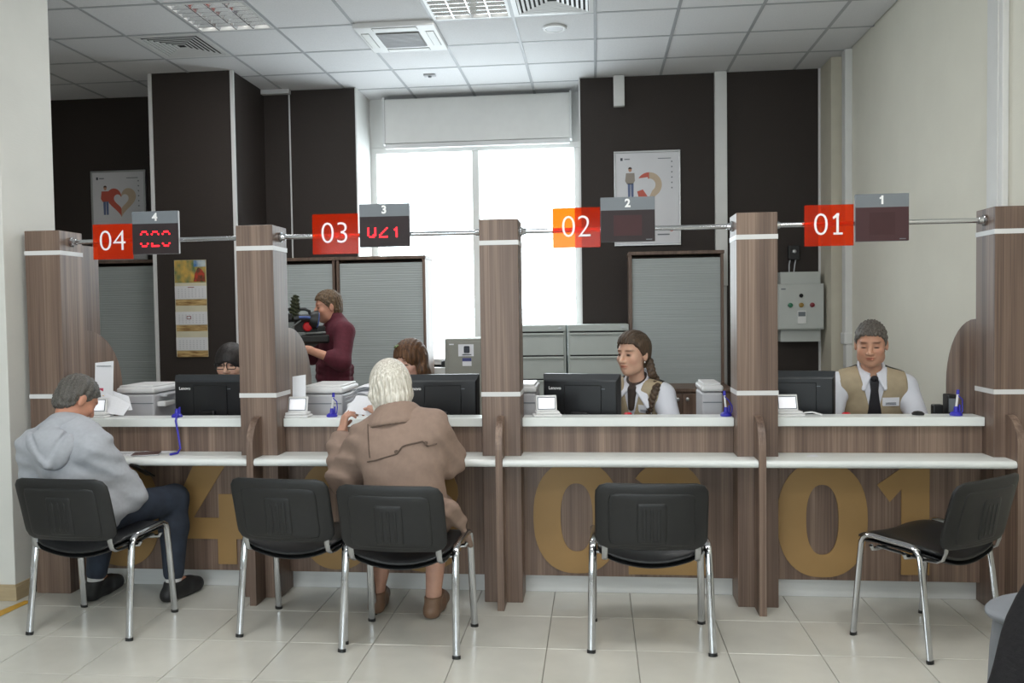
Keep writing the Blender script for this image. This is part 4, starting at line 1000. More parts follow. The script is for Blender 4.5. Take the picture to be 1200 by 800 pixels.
# ------------------------------------------------------------------ people
V3 = lambda *a: np.array(a, dtype=np.float32)
def nrm(v): v = np.asarray(v, dtype=np.float32); return v/np.linalg.norm(v)
class Field:
    """signed distance on a grid, meshed into one continuous surface"""
    def __init__(s, lo, hi, h):
        s.lo = np.asarray(lo, np.float32)-3*h; s.h = h
        s.n = np.ceil((np.asarray(hi, np.float32)+3*h-s.lo)/h).astype(int)+1
        s.g = np.full(s.n, 0.3, np.float32)
    def sub(s, lo, hi):
        a = np.clip(np.floor((np.asarray(lo)-s.lo)/s.h).astype(int), 0, s.n-1)
        b = np.clip(np.ceil((np.asarray(hi)-s.lo)/s.h).astype(int)+1, 1, s.n)
        b = np.maximum(b, a+1)
        ax = [s.lo[i]+s.h*np.arange(a[i], b[i], dtype=np.float32) for i in range(3)]
        return tuple(slice(a[i], b[i]) for i in range(3)), ax[0][:, None, None], ax[1][None, :, None], ax[2][None, None, :]
    def _mix(s, sl, d, k, op):
        g = s.g[sl]
        if op == 'add':
            if k <= 0: s.g[sl] = np.minimum(g, d); return
            t = np.clip(0.5+0.5*(g-d)/k, 0, 1); s.g[sl] = g+(d-g)*t-k*t*(1-t)
        else:
            d = -d; k = max(k, 1e-4)
            t = np.clip(0.5-0.5*(g-d)/k, 0, 1); s.g[sl] = g+(d-g)*t+k*t*(1-t)
    def cone(s, a, b, ra, rb, k=0.02, op='add'):
        a = np.asarray(a, np.float32); b = np.asarray(b, np.float32); m = max(ra, rb)+k+0.03
        sl, X, Y, Z = s.sub(np.minimum(a, b)-m, np.maximum(a, b)+m)
        ab = b-a; L = float(ab@ab)+1e-9
        t = np.clip(((X-a[0])*ab[0]+(Y-a[1])*ab[1]+(Z-a[2])*ab[2])/L, 0, 1)
        d = np.sqrt((X-a[0]-t*ab[0])**2+(Y-a[1]-t*ab[1])**2+(Z-a[2]-t*ab[2])**2)-(ra+(rb-ra)*t)
        s._mix(sl, d, k, op); return s
    def chain(s, pts, rs, k=0.02, op='add'):
        for i in range(len(pts)-1): s.cone(pts[i], pts[i+1], rs[i], rs[i+1], k, op)
        return s
    def ell(s, c, r, M=None, k=0.02, op='add'):
        c = np.asarray(c, np.float32); m = max(r)+k+0.03
        sl, X, Y, Z = s.sub(c-m, c+m)
        M = np.eye(3, dtype=np.float32) if M is None else M
        q = [M[i][0]*(X-c[0])+M[i][1]*(Y-c[1])+M[i][2]*(Z-c[2]) for i in range(3)]
        k0 = np.sqrt(sum((q[i]/r[i])**2 for i in range(3)))+1e-6
        k1 = np.sqrt(sum((q[i]/(r[i]*r[i]))**2 for i in range(3)))+1e-6
        s._mix(sl, k0*(k0-1)/k1, k, op); return s
    def cut(s, fn, O, M, k=0.004):
        """remove where fn(x,y,z) of local coordinates is negative"""
        sl, X, Y, Z = s.sub(s.lo, s.lo+s.h*s.n)
        q = [M[i][0]*(X-O[0])+M[i][1]*(Y-O[1])+M[i][2]*(Z-O[2]) for i in range(3)]
        s._mix(sl, fn(*q), k, 'sub'); return s
    def wave(s, fn, O, M):
        sl, X, Y, Z = s.sub(s.lo, s.lo+s.h*s.n)
        q = [M[i][0]*(X-O[0])+M[i][1]*(Y-O[1])+M[i][2]*(Z-O[2]) for i in range(3)]
        s.g[sl] = s.g[sl]+fn(*q); return s
    def hit(s, p, d, far=0.6):
        """march from p along d to the surface"""
        p = np.asarray(p, np.float32); d = nrm(d)
        for i in range(int(far/0.003)):
            q = p+d*0.003*i; j = np.round((q-s.lo)/s.h).astype(int)
            if (j >= 0).all() and (j < s.n).all() and s.g[tuple(j)] < 0: return q
        return p+d*far*0.5
    def mesh(s, name, material, parent=None, idx=None, tint=None):
        g = s.g; S = g < 0
        c = np.zeros(np.array(g.shape)-1, np.int8); nx, ny, nz = c.shape
        cor = [(i, j, k) for i in (0, 1) for j in (0, 1) for k in (0, 1)]
        for i, j, k in cor: c += S[i:i+nx, j:j+ny, k:k+nz]
        act = np.argwhere((c > 0) & (c < 8)); N = len(act)
        idm = np.full(c.shape, -1, np.int32); idm[tuple(act.T)] = np.arange(N)
        gv = [g[act[:, 0]+i, act[:, 1]+j, act[:, 2]+k] for i, j, k in cor]
        acc = np.zeros((N, 3), np.float32); cnt = np.zeros(N, np.float32)
        for a in range(8):
            for b in range(a+1, 8):
                if sum(abs(cor[a][q]-cor[b][q]) for q in range(3)) != 1: continue
                m = (gv[a] < 0) != (gv[b] < 0); t = np.where(m, gv[a]/(gv[a]-gv[b]+1e-12), 0)
                for q in range(3): acc[:, q] += np.where(m, cor[a][q]+t*(cor[b][q]-cor[a][q]), 0)
                cnt += m
        P = (act+acc/cnt[:, None])*s.h+s.lo
        quads = []
        for ax in range(3):
            o = [(1, 0, 0), (0, 1, 0), (0, 0, 1)][ax]; u, v = [(1, 2), (2, 0), (0, 1)][ax]
            A = S[:S.shape[0]-o[0], :S.shape[1]-o[1], :S.shape[2]-o[2]]; B = S[o[0]:, o[1]:, o[2]:]
            e = np.argwhere(A != B); e = e[(e[:, u] > 0) & (e[:, v] > 0)]
            e = e[(e[:, u] < c.shape[u]) & (e[:, v] < c.shape[v])]
            ins = S[tuple(e.T)]
            def cid(du, dv):
                f = e.copy(); f[:, u] -= du; f[:, v] -= dv; return idm[tuple(f.T)]
            q = np.stack([cid(1, 1), cid(0, 1), cid(0, 0), cid(1, 0)], 1)
            q[~ins] = q[~ins][:, ::-1]; quads.append(q)
        F = np.concatenate(quads); F = F[(F >= 0).all(1)]
        me = bpy.data.meshes.new(name); me.from_pydata(P.tolist(), [], F.tolist())
        if idx is not None: me.polygons.foreach_set('material_index', idx(P[F].mean(1)).astype(np.int32))
        if tint is not None:
            at = me.color_attributes.new('tint', 'FLOAT_COLOR', 'POINT'); at.data.foreach_set('color', tint(P).astype(np.float32).ravel())
        return link_mesh(name, me, material, parent, 'all')

def frame(fwd, up=(0, 0, 1)):
    f = nrm(fwd); r = nrm(np.cross(f, up)); u = np.cross(r, f); return np.stack([r, f, u])   # rows: right, forward, up

class Body:
    """joints of one figure and the shapes grown from them"""
    def __init__(s, **k):
        s.__dict__.update(k)
        s.hs = getattr(s, 'hs', 1.0); s.w = getattr(s, 'w', 1.0)
        s.H = np.asarray(s.H, np.float32); s.HM = frame(s.hf, getattr(s, 'hup', (0, 0, 1)))
        for n in ('pel', 'neck', 'shl', 'shr', 'ell_', 'elr', 'wrl', 'wrr', 'hpl', 'hpr', 'knl', 'knr', 'anl', 'anr', 'tol', 'tor'):
            if hasattr(s, n): setattr(s, n, np.asarray(getattr(s, n), np.float32))
        up = nrm(s.neck-s.pel); f = np.asarray(s.tf, np.float32); f = nrm(f-up*(f@up)); s.TM = np.stack([np.cross(f, up), f, up])
        R, Fw = s.TM[0], s.TM[1]
        if not hasattr(s, 'hpl'): s.hpl = s.pel-R*0.09; s.hpr = s.pel+R*0.09
        if not hasattr(s, 'knl'):
            for a in 'lr':
                h = getattr(s, 'hp'+a); sd = -1 if a == 'l' else 1
                fl = nrm(V3(Fw[0], Fw[1], 0)); k = h+fl*0.40+R*0.03*sd; k[2] = 0.50; an = k.copy(); an[2] = 0.09; an = an-fl*0.03
                setattr(s, 'kn'+a, k); setattr(s, 'an'+a, an); setattr(s, 'to'+a, an+fl*0.15-V3(0, 0, 0.05))
    def L(s, x, y, z): return s.H+(s.HM[0]*x+s.HM[1]*y+s.HM[2]*z)*s.hs
    def TL(s, x, y, t):
        """point on the torso: x right, y forward, t along the spine (0 pelvis, 1 neck)"""
        return s.pel+(s.neck-s.pel)*t+s.TM[0]*x+s.TM[1]*y
    def bounds(s, names, m=0.2):
        p = np.array([getattr(s, n) for n in names]); return p.min(0)-m, p.max(0)+m
    ALL = ('pel', 'neck', 'shl', 'shr', 'ell_', 'elr', 'wrl', 'wrr', 'hpl', 'hpr', 'knl', 'knr', 'anl', 'anr', 'tol', 'tor', 'H')
    def torso(s, F, t=0.0, k=0.04, belly=0.0):
        w = s.w
        F.ell(s.TL(0, 0, 0.02), (0.158*w+t, 0.108+t, 0.11+t), s.TM, k)
        F.ell(s.TL(0, 0.01, 0.34), (0.142*w+t, 0.10+t+belly, 0.17+t), s.TM, k)
        F.ell(s.TL(0, 0.0, 0.70), (0.160*w+t, 0.104+t, 0.17+t), s.TM, k)
        F.cone(s.shl*0.85+s.shr*0.15, s.shr*0.85+s.shl*0.15, 0.056+t, 0.056+t, k)
        for a in (s.shl, s.shr): F.cone(s.TL(0, -0.01, 0.97), a, 0.046+t*0.8, 0.050+t, k)
    def arm(s, F, a, t=0.0, r=(0.050, 0.041, 0.040, 0.027), to=1.0, k=0.02, upper=True):
        sh, el, wr = (s.shl, s.ell_, s.wrl) if a == 'l' else (s.shr, s.elr, s.wrr)
        if upper: F.cone(sh, el, r[0]+t, r[1]+t, k)
        if to > 0: F.cone(el, el+(wr-el)*to, r[2]+t, r[2]+(r[3]-r[2])*to+t, k)
    def leg(s, F, a, t=0.0, to=1.0, k=0.03, r=(0.082, 0.060, 0.056, 0.038)):
        hp, kn, an = (s.hpl, s.knl, s.anl) if a == 'l' else (s.hpr, s.knr, s.anr)
        F.cone(hp, kn, r[0]+t, r[1]+t, k)
        m = kn+(an-kn)*0.35
        e = kn+(an-kn)*to
        F.cone(kn, m, r[2]+t, r[2]+0.002+t, k); F.cone(m, e, r[2]+0.002+t, r[3]+t, k)
    def foot(s, F, a, t=0.0, k=0.015):
        an, to = (s.anl, s.tol) if a == 'l' else (s.anr, s.tor)
        d = nrm(V3(*(to-an)[:2], 0)); heel = an-d*0.035; heel[2] = 0.034
        F.cone(an, heel, 0.036+t, 0.03+t, k); F.cone(heel, (heel+to)/2+V3(0, 0, 0.012), 0.033+t, 0.038+t, k); F.cone((heel+to)/2, to, 0.036+t, 0.028+t, k)
        F.cone(an, to+V3(0, 0, 0.01), 0.034+t, 0.024+t, k)
    def head(s, F, jaw=1.0, fem=False):
        h = s.hs; L = s.L; M = s.HM
        F.ell(L(0, -0.010, 0.030), (0.074*h, 0.092*h, 0.086*h), M, 0.01)
        F.ell(L(0, 0.026, -0.040), (0.058*h*jaw, 0.058*h, 0.072*h), M, 0.03*h)
        F.ell(L(0, 0.050, -0.092), (0.026*h*jaw, 0.026*h, 0.020*h), M, 0.025*h)
        for q in (-1, 1):
            F.ell(L(q*0.040, 0.052, -0.025), (0.024*h, 0.024*h, 0.024*h), M, 0.02*h)
            F.ell(L(q*0.038*jaw, 0.016, -0.068), (0.022*h, 0.032*h, 0.024*h), M, 0.03*h)
        F.cone(L(-0.034, 0.070, 0.026), L(0.034, 0.070, 0.026), 0.012*h, 0.012*h, 0.014*h)
        for q in (-1, 1): F.ell(L(q*0.031, 0.092, 0.004), (0.016*h, 0.013*h, 0.010*h), M, 0.008*h, 'sub')
        for q in (-1, 1): F.ell(L(q*0.031, 0.069, 0.003), (0.014*h, 0.012*h, 0.010*h), M, 0.003*h)
        F.cone(L(0, 0.082, 0.012), L(0, 0.102, -0.030), 0.008*h, 0.012*h, 0.010*h)
        for q in (-1, 1): F.ell(L(q*0.012, 0.090, -0.034), (0.009*h, 0.010*h, 0.007*h), M, 0.006*h)
        F.ell(L(0, 0.083, -0.054), (0.022*h, 0.010*h, 0.006*h), M, 0.005*h)
        F.ell(L(0, 0.081, -0.065), (0.019*h, 0.010*h, 0.006*h), M, 0.005*h)
        for q in (-1, 1):
            F.ell(L(q*0.076, -0.012, -0.006), (0.010*h, 0.018*h, 0.030*h), M, 0.006*h)
            F.ell(L(q*0.088, -0.004, -0.004), (0.006*h, 0.008*h, 0.016*h), M, 0.006*h, 'sub')
        F.cone(s.neck-V3(0, 0, 0.03), L(0, -0.022, -0.045), 0.056 if not fem else 0.047, 0.050 if not fem else 0.043, 0.02)
    def hand(s, F, a, d, n, curl=(25, 35, 25), spread=0.5, thumb=0.6, sc=1.0):
        wr = s.wrl if a == 'l' else s.wrr
        d = nrm(d); n = np.asarray(n, np.float32); n = nrm(n-d*(n@d)); t = np.cross(d, n)*(1 if a == 'l' else -1)   # thumb side
        F.cone(wr-d*0.02, wr+d*0.02, 0.026*sc, 0.025*sc, 0.012)
        F.ell(wr+d*0.052*sc, (0.040*sc, 0.052*sc, 0.017*sc), np.stack([t, d, n]), 0.012)
        for i, ln in enumerate((0.068, 0.077, 0.072, 0.056)):
            off = (1.5-i)*0.0205*sc; b = wr+d*(0.088-0.004*abs(i-1))*sc+t*off
            dd = nrm(d+t*(1.5-i)*0.07*spread); ang = 0; p = b-dd*0.02*sc; F.cone(p, b, 0.0095*sc, 0.0092*sc, 0.004)
            p = b
            for q, fr in enumerate((0.45, 0.30, 0.25)):
                ang += math.radians(curl[q]+i*3); v = dd*math.cos(ang)+n*math.sin(ang)
                e = p+v*ln*fr*sc; F.cone(p, e, (0.0092-0.0007*q)*sc, (0.0086-0.0008*q)*sc, 0.002); p = e
        p = wr+d*0.028*sc+t*0.030*sc; v = nrm(d*0.55+t*0.8*(1-thumb*0.5)+n*thumb); e = p+v*0.040*sc
        F.cone(wr+d*0.02*sc+t*0.012*sc, p, 0.016*sc, 0.0145*sc, 0.008); F.cone(p, e, 0.0135*sc, 0.0105*sc, 0.003)
        v2 = nrm(d*0.8+t*0.15+n*thumb); F.cone(e, e+v2*0.032*sc, 0.0102*sc, 0.0085*sc, 0.002)
    def face_idx(s, brow=(0.24, 0.19, 0.16), lip=(0.78, 0.46, 0.44), closed=False):
        """skin colouring of lips, brows, eyes and cheeks, per vertex"""
        def f(P):
            q = ((P-s.H)@s.HM.T)/s.hs; ax, y, z = np.abs(q[:, 0]), q[:, 1], q[:, 2]
            c = np.ones((len(P), 4), np.float32)
            fr = np.clip((y-0.03)/0.015, 0, 1)
            def put(wt, col):
                wt = (wt*fr)[:, None]; c[:, :3] = c[:, :3]*(1-wt)+c[:, :3]*np.array(col, np.float32)*wt
            g = lambda v, m, w: np.exp(-((v-m)/w)**4)
            put(g(ax, 0, 0.021)*g(z, -0.0595, 0.0068), lip)
            put(g(ax, 0, 0.018)*g(z, -0.0595, 0.0018)*0.6, (0.5, 0.4, 0.4))
            ze = -0.002 if closed else 0.002
            put(g(ax, 0.031, 0.0125)*g(z, ze, 0.0045 if closed else 0.0068)*1.0, (0.05, 0.04, 0.04))
            put(g(ax, 0.031, 0.018)*g(z, 0.006, 0.012)*0.25, (0.75, 0.66, 0.66))
            put(g(ax, 0.032, 0.019)*g(z, 0.0245+0.0, 0.0050)*0.95, brow)
            put(g(ax, 0.045, 0.018)*g(z, -0.03, 0.02)*0.5, (1.02, 0.86, 0.85))
            return c
        return f

def skin(name, col, lip, brow):
    mat(name, col, 0.5, noise=0.06, nscale=(25, 25, 25), spec=0.35)
    b = MATS[name].node_tree.nodes['Principled BSDF']; b.inputs['Subsurface Weight'].default_value = 0.12; b.inputs['Subsurface Radius'].default_value = (0.01, 0.004, 0.002)
    nt = MATS[name].node_tree; src = b.inputs['Base Color'].links[0].from_socket
    at = nt.nodes.new('ShaderNodeAttribute'); at.attribute_name = 'tint'
    mx = nt.nodes.new('ShaderNodeMix'); mx.data_type = 'RGBA'; mx.blend_type = 'MULTIPLY'; mx.inputs[0].default_value = 1.0
    nt.links.new(src, mx.inputs[6]); nt.links.new(at.outputs['Color'], mx.inputs[7]); nt.links.new(mx.outputs[2], b.inputs['Base Color'])
    return name
mat('eye_dark', (64, 52, 48), 0.3, noise=0.1)
def hair_mat(name, lo, hi, sc=(160, 160, 14)): return mat(name, lo, 0.5, col2=hi, nscale=sc, detail=5, bump=0.35, bscale=(260, 260, 20))

def hair_field(B, t=0.012, h=0.005, down=0.14, m=0.14, tx=None):
    F = Field(B.H-V3(m, m, down+0.02)*B.hs, B.H+V3(m, m, m)*B.hs, h)
    F.ell(B.L(0, -0.012, 0.032), ((0.075+(t if tx is None else tx))*B.hs, (0.094+t)*B.hs, (0.087+t)*B.hs), B.HM, 0.01)
    return F
def short_hair(B, name, material, t=0.010, top=0.068, nape=-0.075, rough=0.003, h=0.0045, side=-0.012, parent=None):
    F = hair_field(B, t, h, tx=t*0.45)
    F.ell(B.L(0, -0.045, -0.02), ((0.064+t*0.5)*B.hs, (0.052+t)*B.hs, 0.07*B.hs), B.HM, 0.02)
    hs = B.hs
    def face(x, y, z):
        x, y, z = x/hs, y/hs, z/hs
        e = np.sqrt((x/0.082)**2+((y-0.125)/0.10)**2+((z+0.035)/(top+0.035))**2)-1
        return e*0.08*hs
    F.cut(face, B.H, B.HM)
    F.cut(lambda x, y, z: np.maximum((z*0.9+0.012*hs)-y, z-0.060*hs), B.H, B.HM)                     # temples
    F.cut(lambda x, y, z: np.maximum(z-side*hs, -(y+0.030*hs)), B.H, B.HM)                            # round the ears
    F.cut(lambda x, y, z: z-(nape*hs), B.H, B.HM)
    F.wave(lambda x, y, z: rough*(np.sin(x*190+z*60)*np.sin(y*170+1.0)+0.6*np.sin(x*330+y*120)*np.sin(z*260)), B.H, B.HM)
    return F.mesh(name, material, parent)
def people_done(o, label, group=None): tag(o, label, 'person', group)

# ---- teller in a tie (01)
HV = 0.0055
B1 = Body(H=(1.543, 4.93, 1.266), hf=(-0.34, -0.92, -0.16), hs=1.06, w=1.12, pel=(1.60, 5.16, 0.50), neck=(1.562, 4.99, 1.115), tf=(-0.12, -1, 0),
          shl=(1.748, 4.99, 1.022), shr=(1.378, 4.99, 1.035), ell_=(1.80, 4.88, 0.80), elr=(1.30, 4.87, 0.80), wrl=(1.68, 4.70, 0.785), wrr=(1.42, 4.70, 0.785))
def make_body(B, skinm, jaw=1.0, fem=False, h=HV, hands=None, idx=None, torso=True):
    lo, hi = B.bounds(Body.ALL, 0.17)
    lo[2] = max(lo[2], -0.01)
    F = Field(lo, hi, h)
    if torso: B.torso(F, -0.006)
    for a in 'lr':
        B.arm(F, a); B.leg(F, a); B.foot(F, a, -0.004)
    B.head(F, jaw, fem)
    if hands:
        for a, d, n, kw in hands: B.hand(F, a, d, n, **kw)
    else:
        for a in 'lr':
            el, wr = (B.ell_, B.wrl) if a == 'l' else (B.elr, B.wrr); B.hand(F, a, wr-el, (0, 0, -1))
    o = F.mesh('person', skinm, None, None, idx or B.face_idx())
    c = (B.pel[0], B.pel[1], 0); rebase(o, c)
    return o
mat('shirt_white', (226, 228, 236), 0.75, noise=0.03, nscale=(10, 10, 10), bump=0.1)
mat('vest_beige', (176, 160, 132), 0.6, noise=0.05, nscale=(30, 30, 30), bump=0.1)
mat('vest_back', (44, 40, 38), 0.7, noise=0.08)
mat('tie_black', (30, 28, 34), 0.6, noise=0.1, nscale=(60, 60, 60))
mat('trousers_dark', (40, 42, 50), 0.8, noise=0.1)
mat('shoe_black', (28, 28, 30), 0.5, noise=0.1)
mat('scarf_brown', (62, 50, 44), 0.7, noise=0.15, nscale=(40, 40, 40))
def trousers(B, parent, material='trousers_dark', h=0.009, t=0.012, to=0.93):
    lo, hi = B.bounds(('pel', 'hpl', 'hpr', 'knl', 'knr', 'anl', 'anr'), 0.2); lo[2] = max(lo[2], 0.03)
    F = Field(lo, hi, h)
    F.ell(B.TL(0, 0, 0.02), (0.158*B.w+t+0.004, 0.108+t+0.004, 0.11+t), B.TM, 0.04)
    for a in 'lr': B.leg(F, a, t, to)
    return F.mesh('trousers', material, parent)
def shoes(B, parent, material='shoe_black', h=0.006, t=0.006):
    out = []
    for a in 'lr':
        an, to = (B.anl, B.tol) if a == 'l' else (B.anr, B.tor)
        F = Field(np.minimum(an, to)-0.12, np.maximum(an, to)+0.10, h); B.foot(F, a, t)
        F.cut(lambda x, y, z: -(z-0.0), V3(0, 0, 0.098), np.eye(3, dtype=np.float32), 0.003)
        F.cut(lambda x, y, z: z, V3(0, 0, 0.004), np.eye(3, dtype=np.float32), 0.003)
        out.append(F.mesh('shoe', material, parent))
    return out
def shirt(B, parent, material, t=0.010, h=0.008, name='shirt', to=0.9, sleeve=0.006, belly=0.0, kk=0.03, r=(0.050, 0.041, 0.040, 0.030), neck=True):
    lo, hi = B.bounds(('pel', 'neck', 'shl', 'shr', 'ell_', 'elr', 'wrl', 'wrr'), 0.2)
    F = Field(lo, hi, h); B.torso(F, t, 0.05, belly)
    for a in 'lr': B.arm(F, a, t+sleeve, r, to, kk)
    if neck:
        top = float(np.linalg.norm(B.neck-B.pel))
        F.cut(lambda x, y, z: np.maximum(np.sqrt(x*x+(y-0.005)**2)-0.060, top-0.045-z), B.pel, B.TM)
        F.cut(lambda x, y, z: np.maximum(np.abs(x)-0.55*(z-(top-0.045)), -y+0.01), B.pel, B.TM)
    return F
def vest(B, parent, t=0.022, vdepth=0.55, h=0.0065):
    lo, hi = B.bounds(('pel', 'neck', 'shl', 'shr'), 0.2)
    F = Field(lo, hi, h); B.torso(F, t, 0.05)
    top = float(np.linalg.norm(B.neck-B.pel)); zb = top*vdepth; O = B.pel
    F.cut(lambda x, y, z: np.maximum(np.abs(x)-0.25*(z-zb), -y+0.0), O, B.TM)          # neck opening
    F.cut(lambda x, y, z: np.sqrt(x*x+(y+0.0)**2)-0.078+0*z-10*np.minimum(z-top*0.86, 0), O, B.TM)
    xs = float(abs((B.shr-B.pel)@B.TM[0]))*0.98
    F.cut(lambda x, y, z: -(np.abs(x)-xs-0.10*np.maximum(0, (top*0.8-z))), O, B.TM)      # arm holes
    top2 = B.pel
    def idx(C):
        q = (C-B.pel)@B.TM.T; return (q[:, 1] < 0.012).astype(np.int32)
    return F.mesh('vest', ['vest_beige', 'vest_back'], parent, idx)
def plate_on(F, p, d, w, hgt, name, material, parent, right, lift=0.004, th=0.003):
    q = F.hit(p, d); d = nrm(d); r = nrm(np.asarray(right, np.float32)); u = np.cross(r, d); u = u if u[2] > 0 else -u
    c = q-d*lift; vs = []
    for s in (0, -th):
        for a, b in ((-1, -1), (1, -1), (1, 1), (-1, 1)): vs.append(tuple(c+r*a*w/2+u*b*hgt/2+d*s))
    return MB().raw(vs, [(0, 1, 2, 3), (7, 6, 5, 4), (0, 4, 5, 1), (1, 5, 6, 2), (2, 6, 7, 3), (3, 7, 4, 0)]).build(name, material, parent), c
def collar(B, parent, material, tip=0.085, spread=0.05, t=0.0, wing=1.0):
    """two folded collar wings and a band round the neck"""
    F = Field(B.neck-0.16, B.neck+0.16, 0.005)
    n0 = B.TL(0, 0.0, 1.0)
    for k in range(24):
        a0, a1 = [math.radians(20+320*i/24) for i in (k, k+1)]
        P = [n0+B.TM[0]*math.sin(a)*0.066+B.TM[1]*(math.cos(a)*0.068+0.004)+V3(0, 0, 0.030-0.030*math.cos(a)) for a in (a0, a1)]
        F.cone(P[0], P[1], 0.008, 0.008, 0.004); F.cone(P[0]-V3(0, 0, 0.022), P[1]-V3(0, 0, 0.022), 0.010, 0.010, 0.006)
    for q in (-1, 1):
        a = n0+B.TM[0]*q*0.024+B.TM[1]*0.076+V3(0, 0, -0.014); b = n0+B.TM[0]*q*0.070+B.TM[1]*0.036+V3(0, 0, 0.022)
        e = n0+B.TM[0]*q*spread+B.TM[1]*(0.100+t)+V3(0, 0, -tip)
        for i in range(7):
            u = i/6; F.cone(a*(1-u)+b*u, e+(b-a)*u*0.10, 0.009, 0.006, 0.006)
    return F.mesh('collar', material, parent)

sk1 = skin('skin_a', (206, 158, 132), (190, 110, 96), (112, 88, 72))
p1 = make_body(B1, sk1, 1.10, h=0.0042, idx=B1.face_idx(closed=True)); people_done(p1, 'male teller in a beige vest and black tie looking down at his monitor', 'tellers')
hair_mat('hair_grey_brown', (44, 39, 34), (124, 118, 110), (230, 230, 60))
short_hair(B1, 'hair', 'hair_grey_brown', 0.011, 0.074, -0.070, 0.0042, parent=p1)
F1 = shirt(B1, p1, 'shirt_white'); F1.mesh('shirt', 'shirt_white', p1)
v1 = vest(B1, p1); trousers(B1, p1); shoes(B1, p1); collar(B1, p1, 'shirt_white', 0.075, 0.055)
def tie(B, F, parent, length=0.30):
    pts = []; d = -B.TM[1]
    pts += [B.TL(0, 0.092, 0.985), B.TL(0, 0.102, 0.945)]
    for i in range(2, 9):
        tt = 0.985-0.46*length/0.30*i/8; q = F.hit(B.TL(0, 0.3, tt), d); pts.append(q+B.TM[1]*0.012)
    vs = []; fs = []
    wid = [0.017, 0.024, 0.020, 0.024, 0.029, 0.034, 0.039, 0.042, 0.004]
    for i, p in enumerate(pts):
        for sx in (-1, 0, 1):
            vs.append(tuple(p+B.TM[0]*sx*wid[i]+B.TM[1]*(0.005 if sx == 0 else 0.0)))
        for sx in (1, -1): vs.append(tuple(p+B.TM[0]*sx*wid[i]-B.TM[1]*0.006))
    n = 5
    for i in range(len(pts)-1):
        for k in range(n): fs.append((i*n+k, i*n+(k+1) % n, (i+1)*n+(k+1) % n, (i+1)*n+k))
    fs += [tuple(range(n)), tuple(range((len(pts)-1)*n, len(pts)*n))]
    t = MB().raw(vs, fs).build('necktie', 'tie_black', parent, True)
    F2 = Field(pts[0]-0.05, pts[0]+0.05, 0.004); F2.ell(pts[0]+B.TM[1]*0.008-V3(0, 0, 0.004), (0.020, 0.012, 0.019), B.TM, 0.004); F2.mesh('knot', 'tie_black', t)
tie(B1, F1, p1)
FV1 = Field(*B1.bounds(('pel', 'neck', 'shl', 'shr'), 0.2), 0.0065); B1.torso(FV1, 0.022, 0.05)
bd, c = plate_on(FV1, B1.TL(-0.085, 0.35, 0.77), -B1.TM[1], 0.088, 0.050, 'name_badge', 'paper', p1, B1.TM[0], 0.006)
def badge_print(bd, c, B):
    for dz, w in ((0.010, 0.03), (-0.006, 0.055), (-0.014, 0.055)):
        q = c+B.TM[1]*0.0035+V3(0, 0, dz)+B.TM[0]*(0.02 if dz > 0 else 0)*-1
        a, b = q-B.TM[0]*w/2, q+B.TM[0]*w/2
        MB().tube([tuple(a), tuple(b)], 0.0018, 6).build('print', 'ink', bd)
badge_print(bd, c, B1)

# ---- teller with the braid (02)
B2 = Body(H=(0.212, 4.93, 1.222), hf=(-0.66, -0.75, -0.03), hs=1.06, w=0.92, pel=(0.28, 5.15, 0.50), neck=(0.238, 4.99, 1.055), tf=(-0.42, -0.9, 0),
          shl=(0.385, 4.93, 0.985), shr=(0.085, 5.06, 0.985), ell_=(0.43, 4.83, 0.79), elr=(0.02, 4.90, 0.79), wrl=(0.25, 4.68, 0.785), wrr=(0.02, 4.68, 0.785))
sk2 = skin('skin_b', (214, 172, 148), (186, 116, 104), (92, 70, 58))
p2 = make_body(B2, sk2, 0.95, True, h=0.0042); people_done(p2, 'female teller with a brown braid, beige vest and white collar', 'tellers')
hair_mat('hair_brown', (48, 36, 28), (96, 76, 56))
F = hair_field(B2, 0.013, 0.0045)
F.ell(B2.L(0, 0.018, 0.085), (0.058*B2.hs, 0.062*B2.hs, 0.042*B2.hs), B2.HM, 0.02)
F.ell(B2.L(0, -0.06, -0.02), (0.062*B2.hs, 0.05*B2.hs, 0.07*B2.hs), B2.HM, 0.02)
F.cut(lambda x, y, z: (np.sqrt((x/0.092)**2+((y-0.135)/0.108)**2+((z+0.045)/0.122)**2)-1)*0.08, B2.H, B2.HM)
F.cut(lambda x, y, z: np.maximum((z*0.8+0.010)-y, z-0.066), B2.H, B2.HM)
F.cut(lambda x, y, z: np.maximum(z+0.012, -(y+0.028)), B2.H, B2.HM)
F.cut(lambda x, y, z: z+0.085, B2.H, B2.HM)
F.wave(lambda x, y, z: 0.0022*np.sin(x*260+z*30), B2.H, B2.HM)
hr2 = F.mesh('hair', 'hair_brown', p2)
br = [B2.L(-0.045, -0.075, -0.03), B2.L(-0.062, -0.072, -0.075), B2.L(-0.080, -0.062, -0.115), V3(0.345, 4.965, 1.075)]
FV2 = Field(*B2.bounds(('pel', 'neck', 'shl', 'shr'), 0.2), 0.0065); B2.torso(FV2, 0.024, 0.05)
for x, z in ((0.340, 1.035), (0.322, 0.99), (0.306, 0.94), (0.300, 0.89), (0.298, 0.84)): br.append(FV2.hit((x, 4.55, z), (0, 1, 0))+V3(0, -0.012, 0))
F = Field(np.min(br, 0)-0.06, np.max(br, 0)+0.06, 0.004)
seg = []
for i in range(len(br)-1):
    for j in range(4): seg.append(br[i]+(br[i+1]-br[i])*j/4)
for i, p in enumerate(seg):
    r = 0.0215-0.00025*i; sgn = 1 if i % 2 else -1
    F.ell(p+V3(sgn*0.007, -0.003*sgn, 0), (r, r*0.85, r*0.9), None, 0.004)
F.mesh('braid', 'hair_brown', p2)
F2_ = shirt(B2, p2, 'shirt_white'); F2_.mesh('blouse', 'shirt_white', p2)
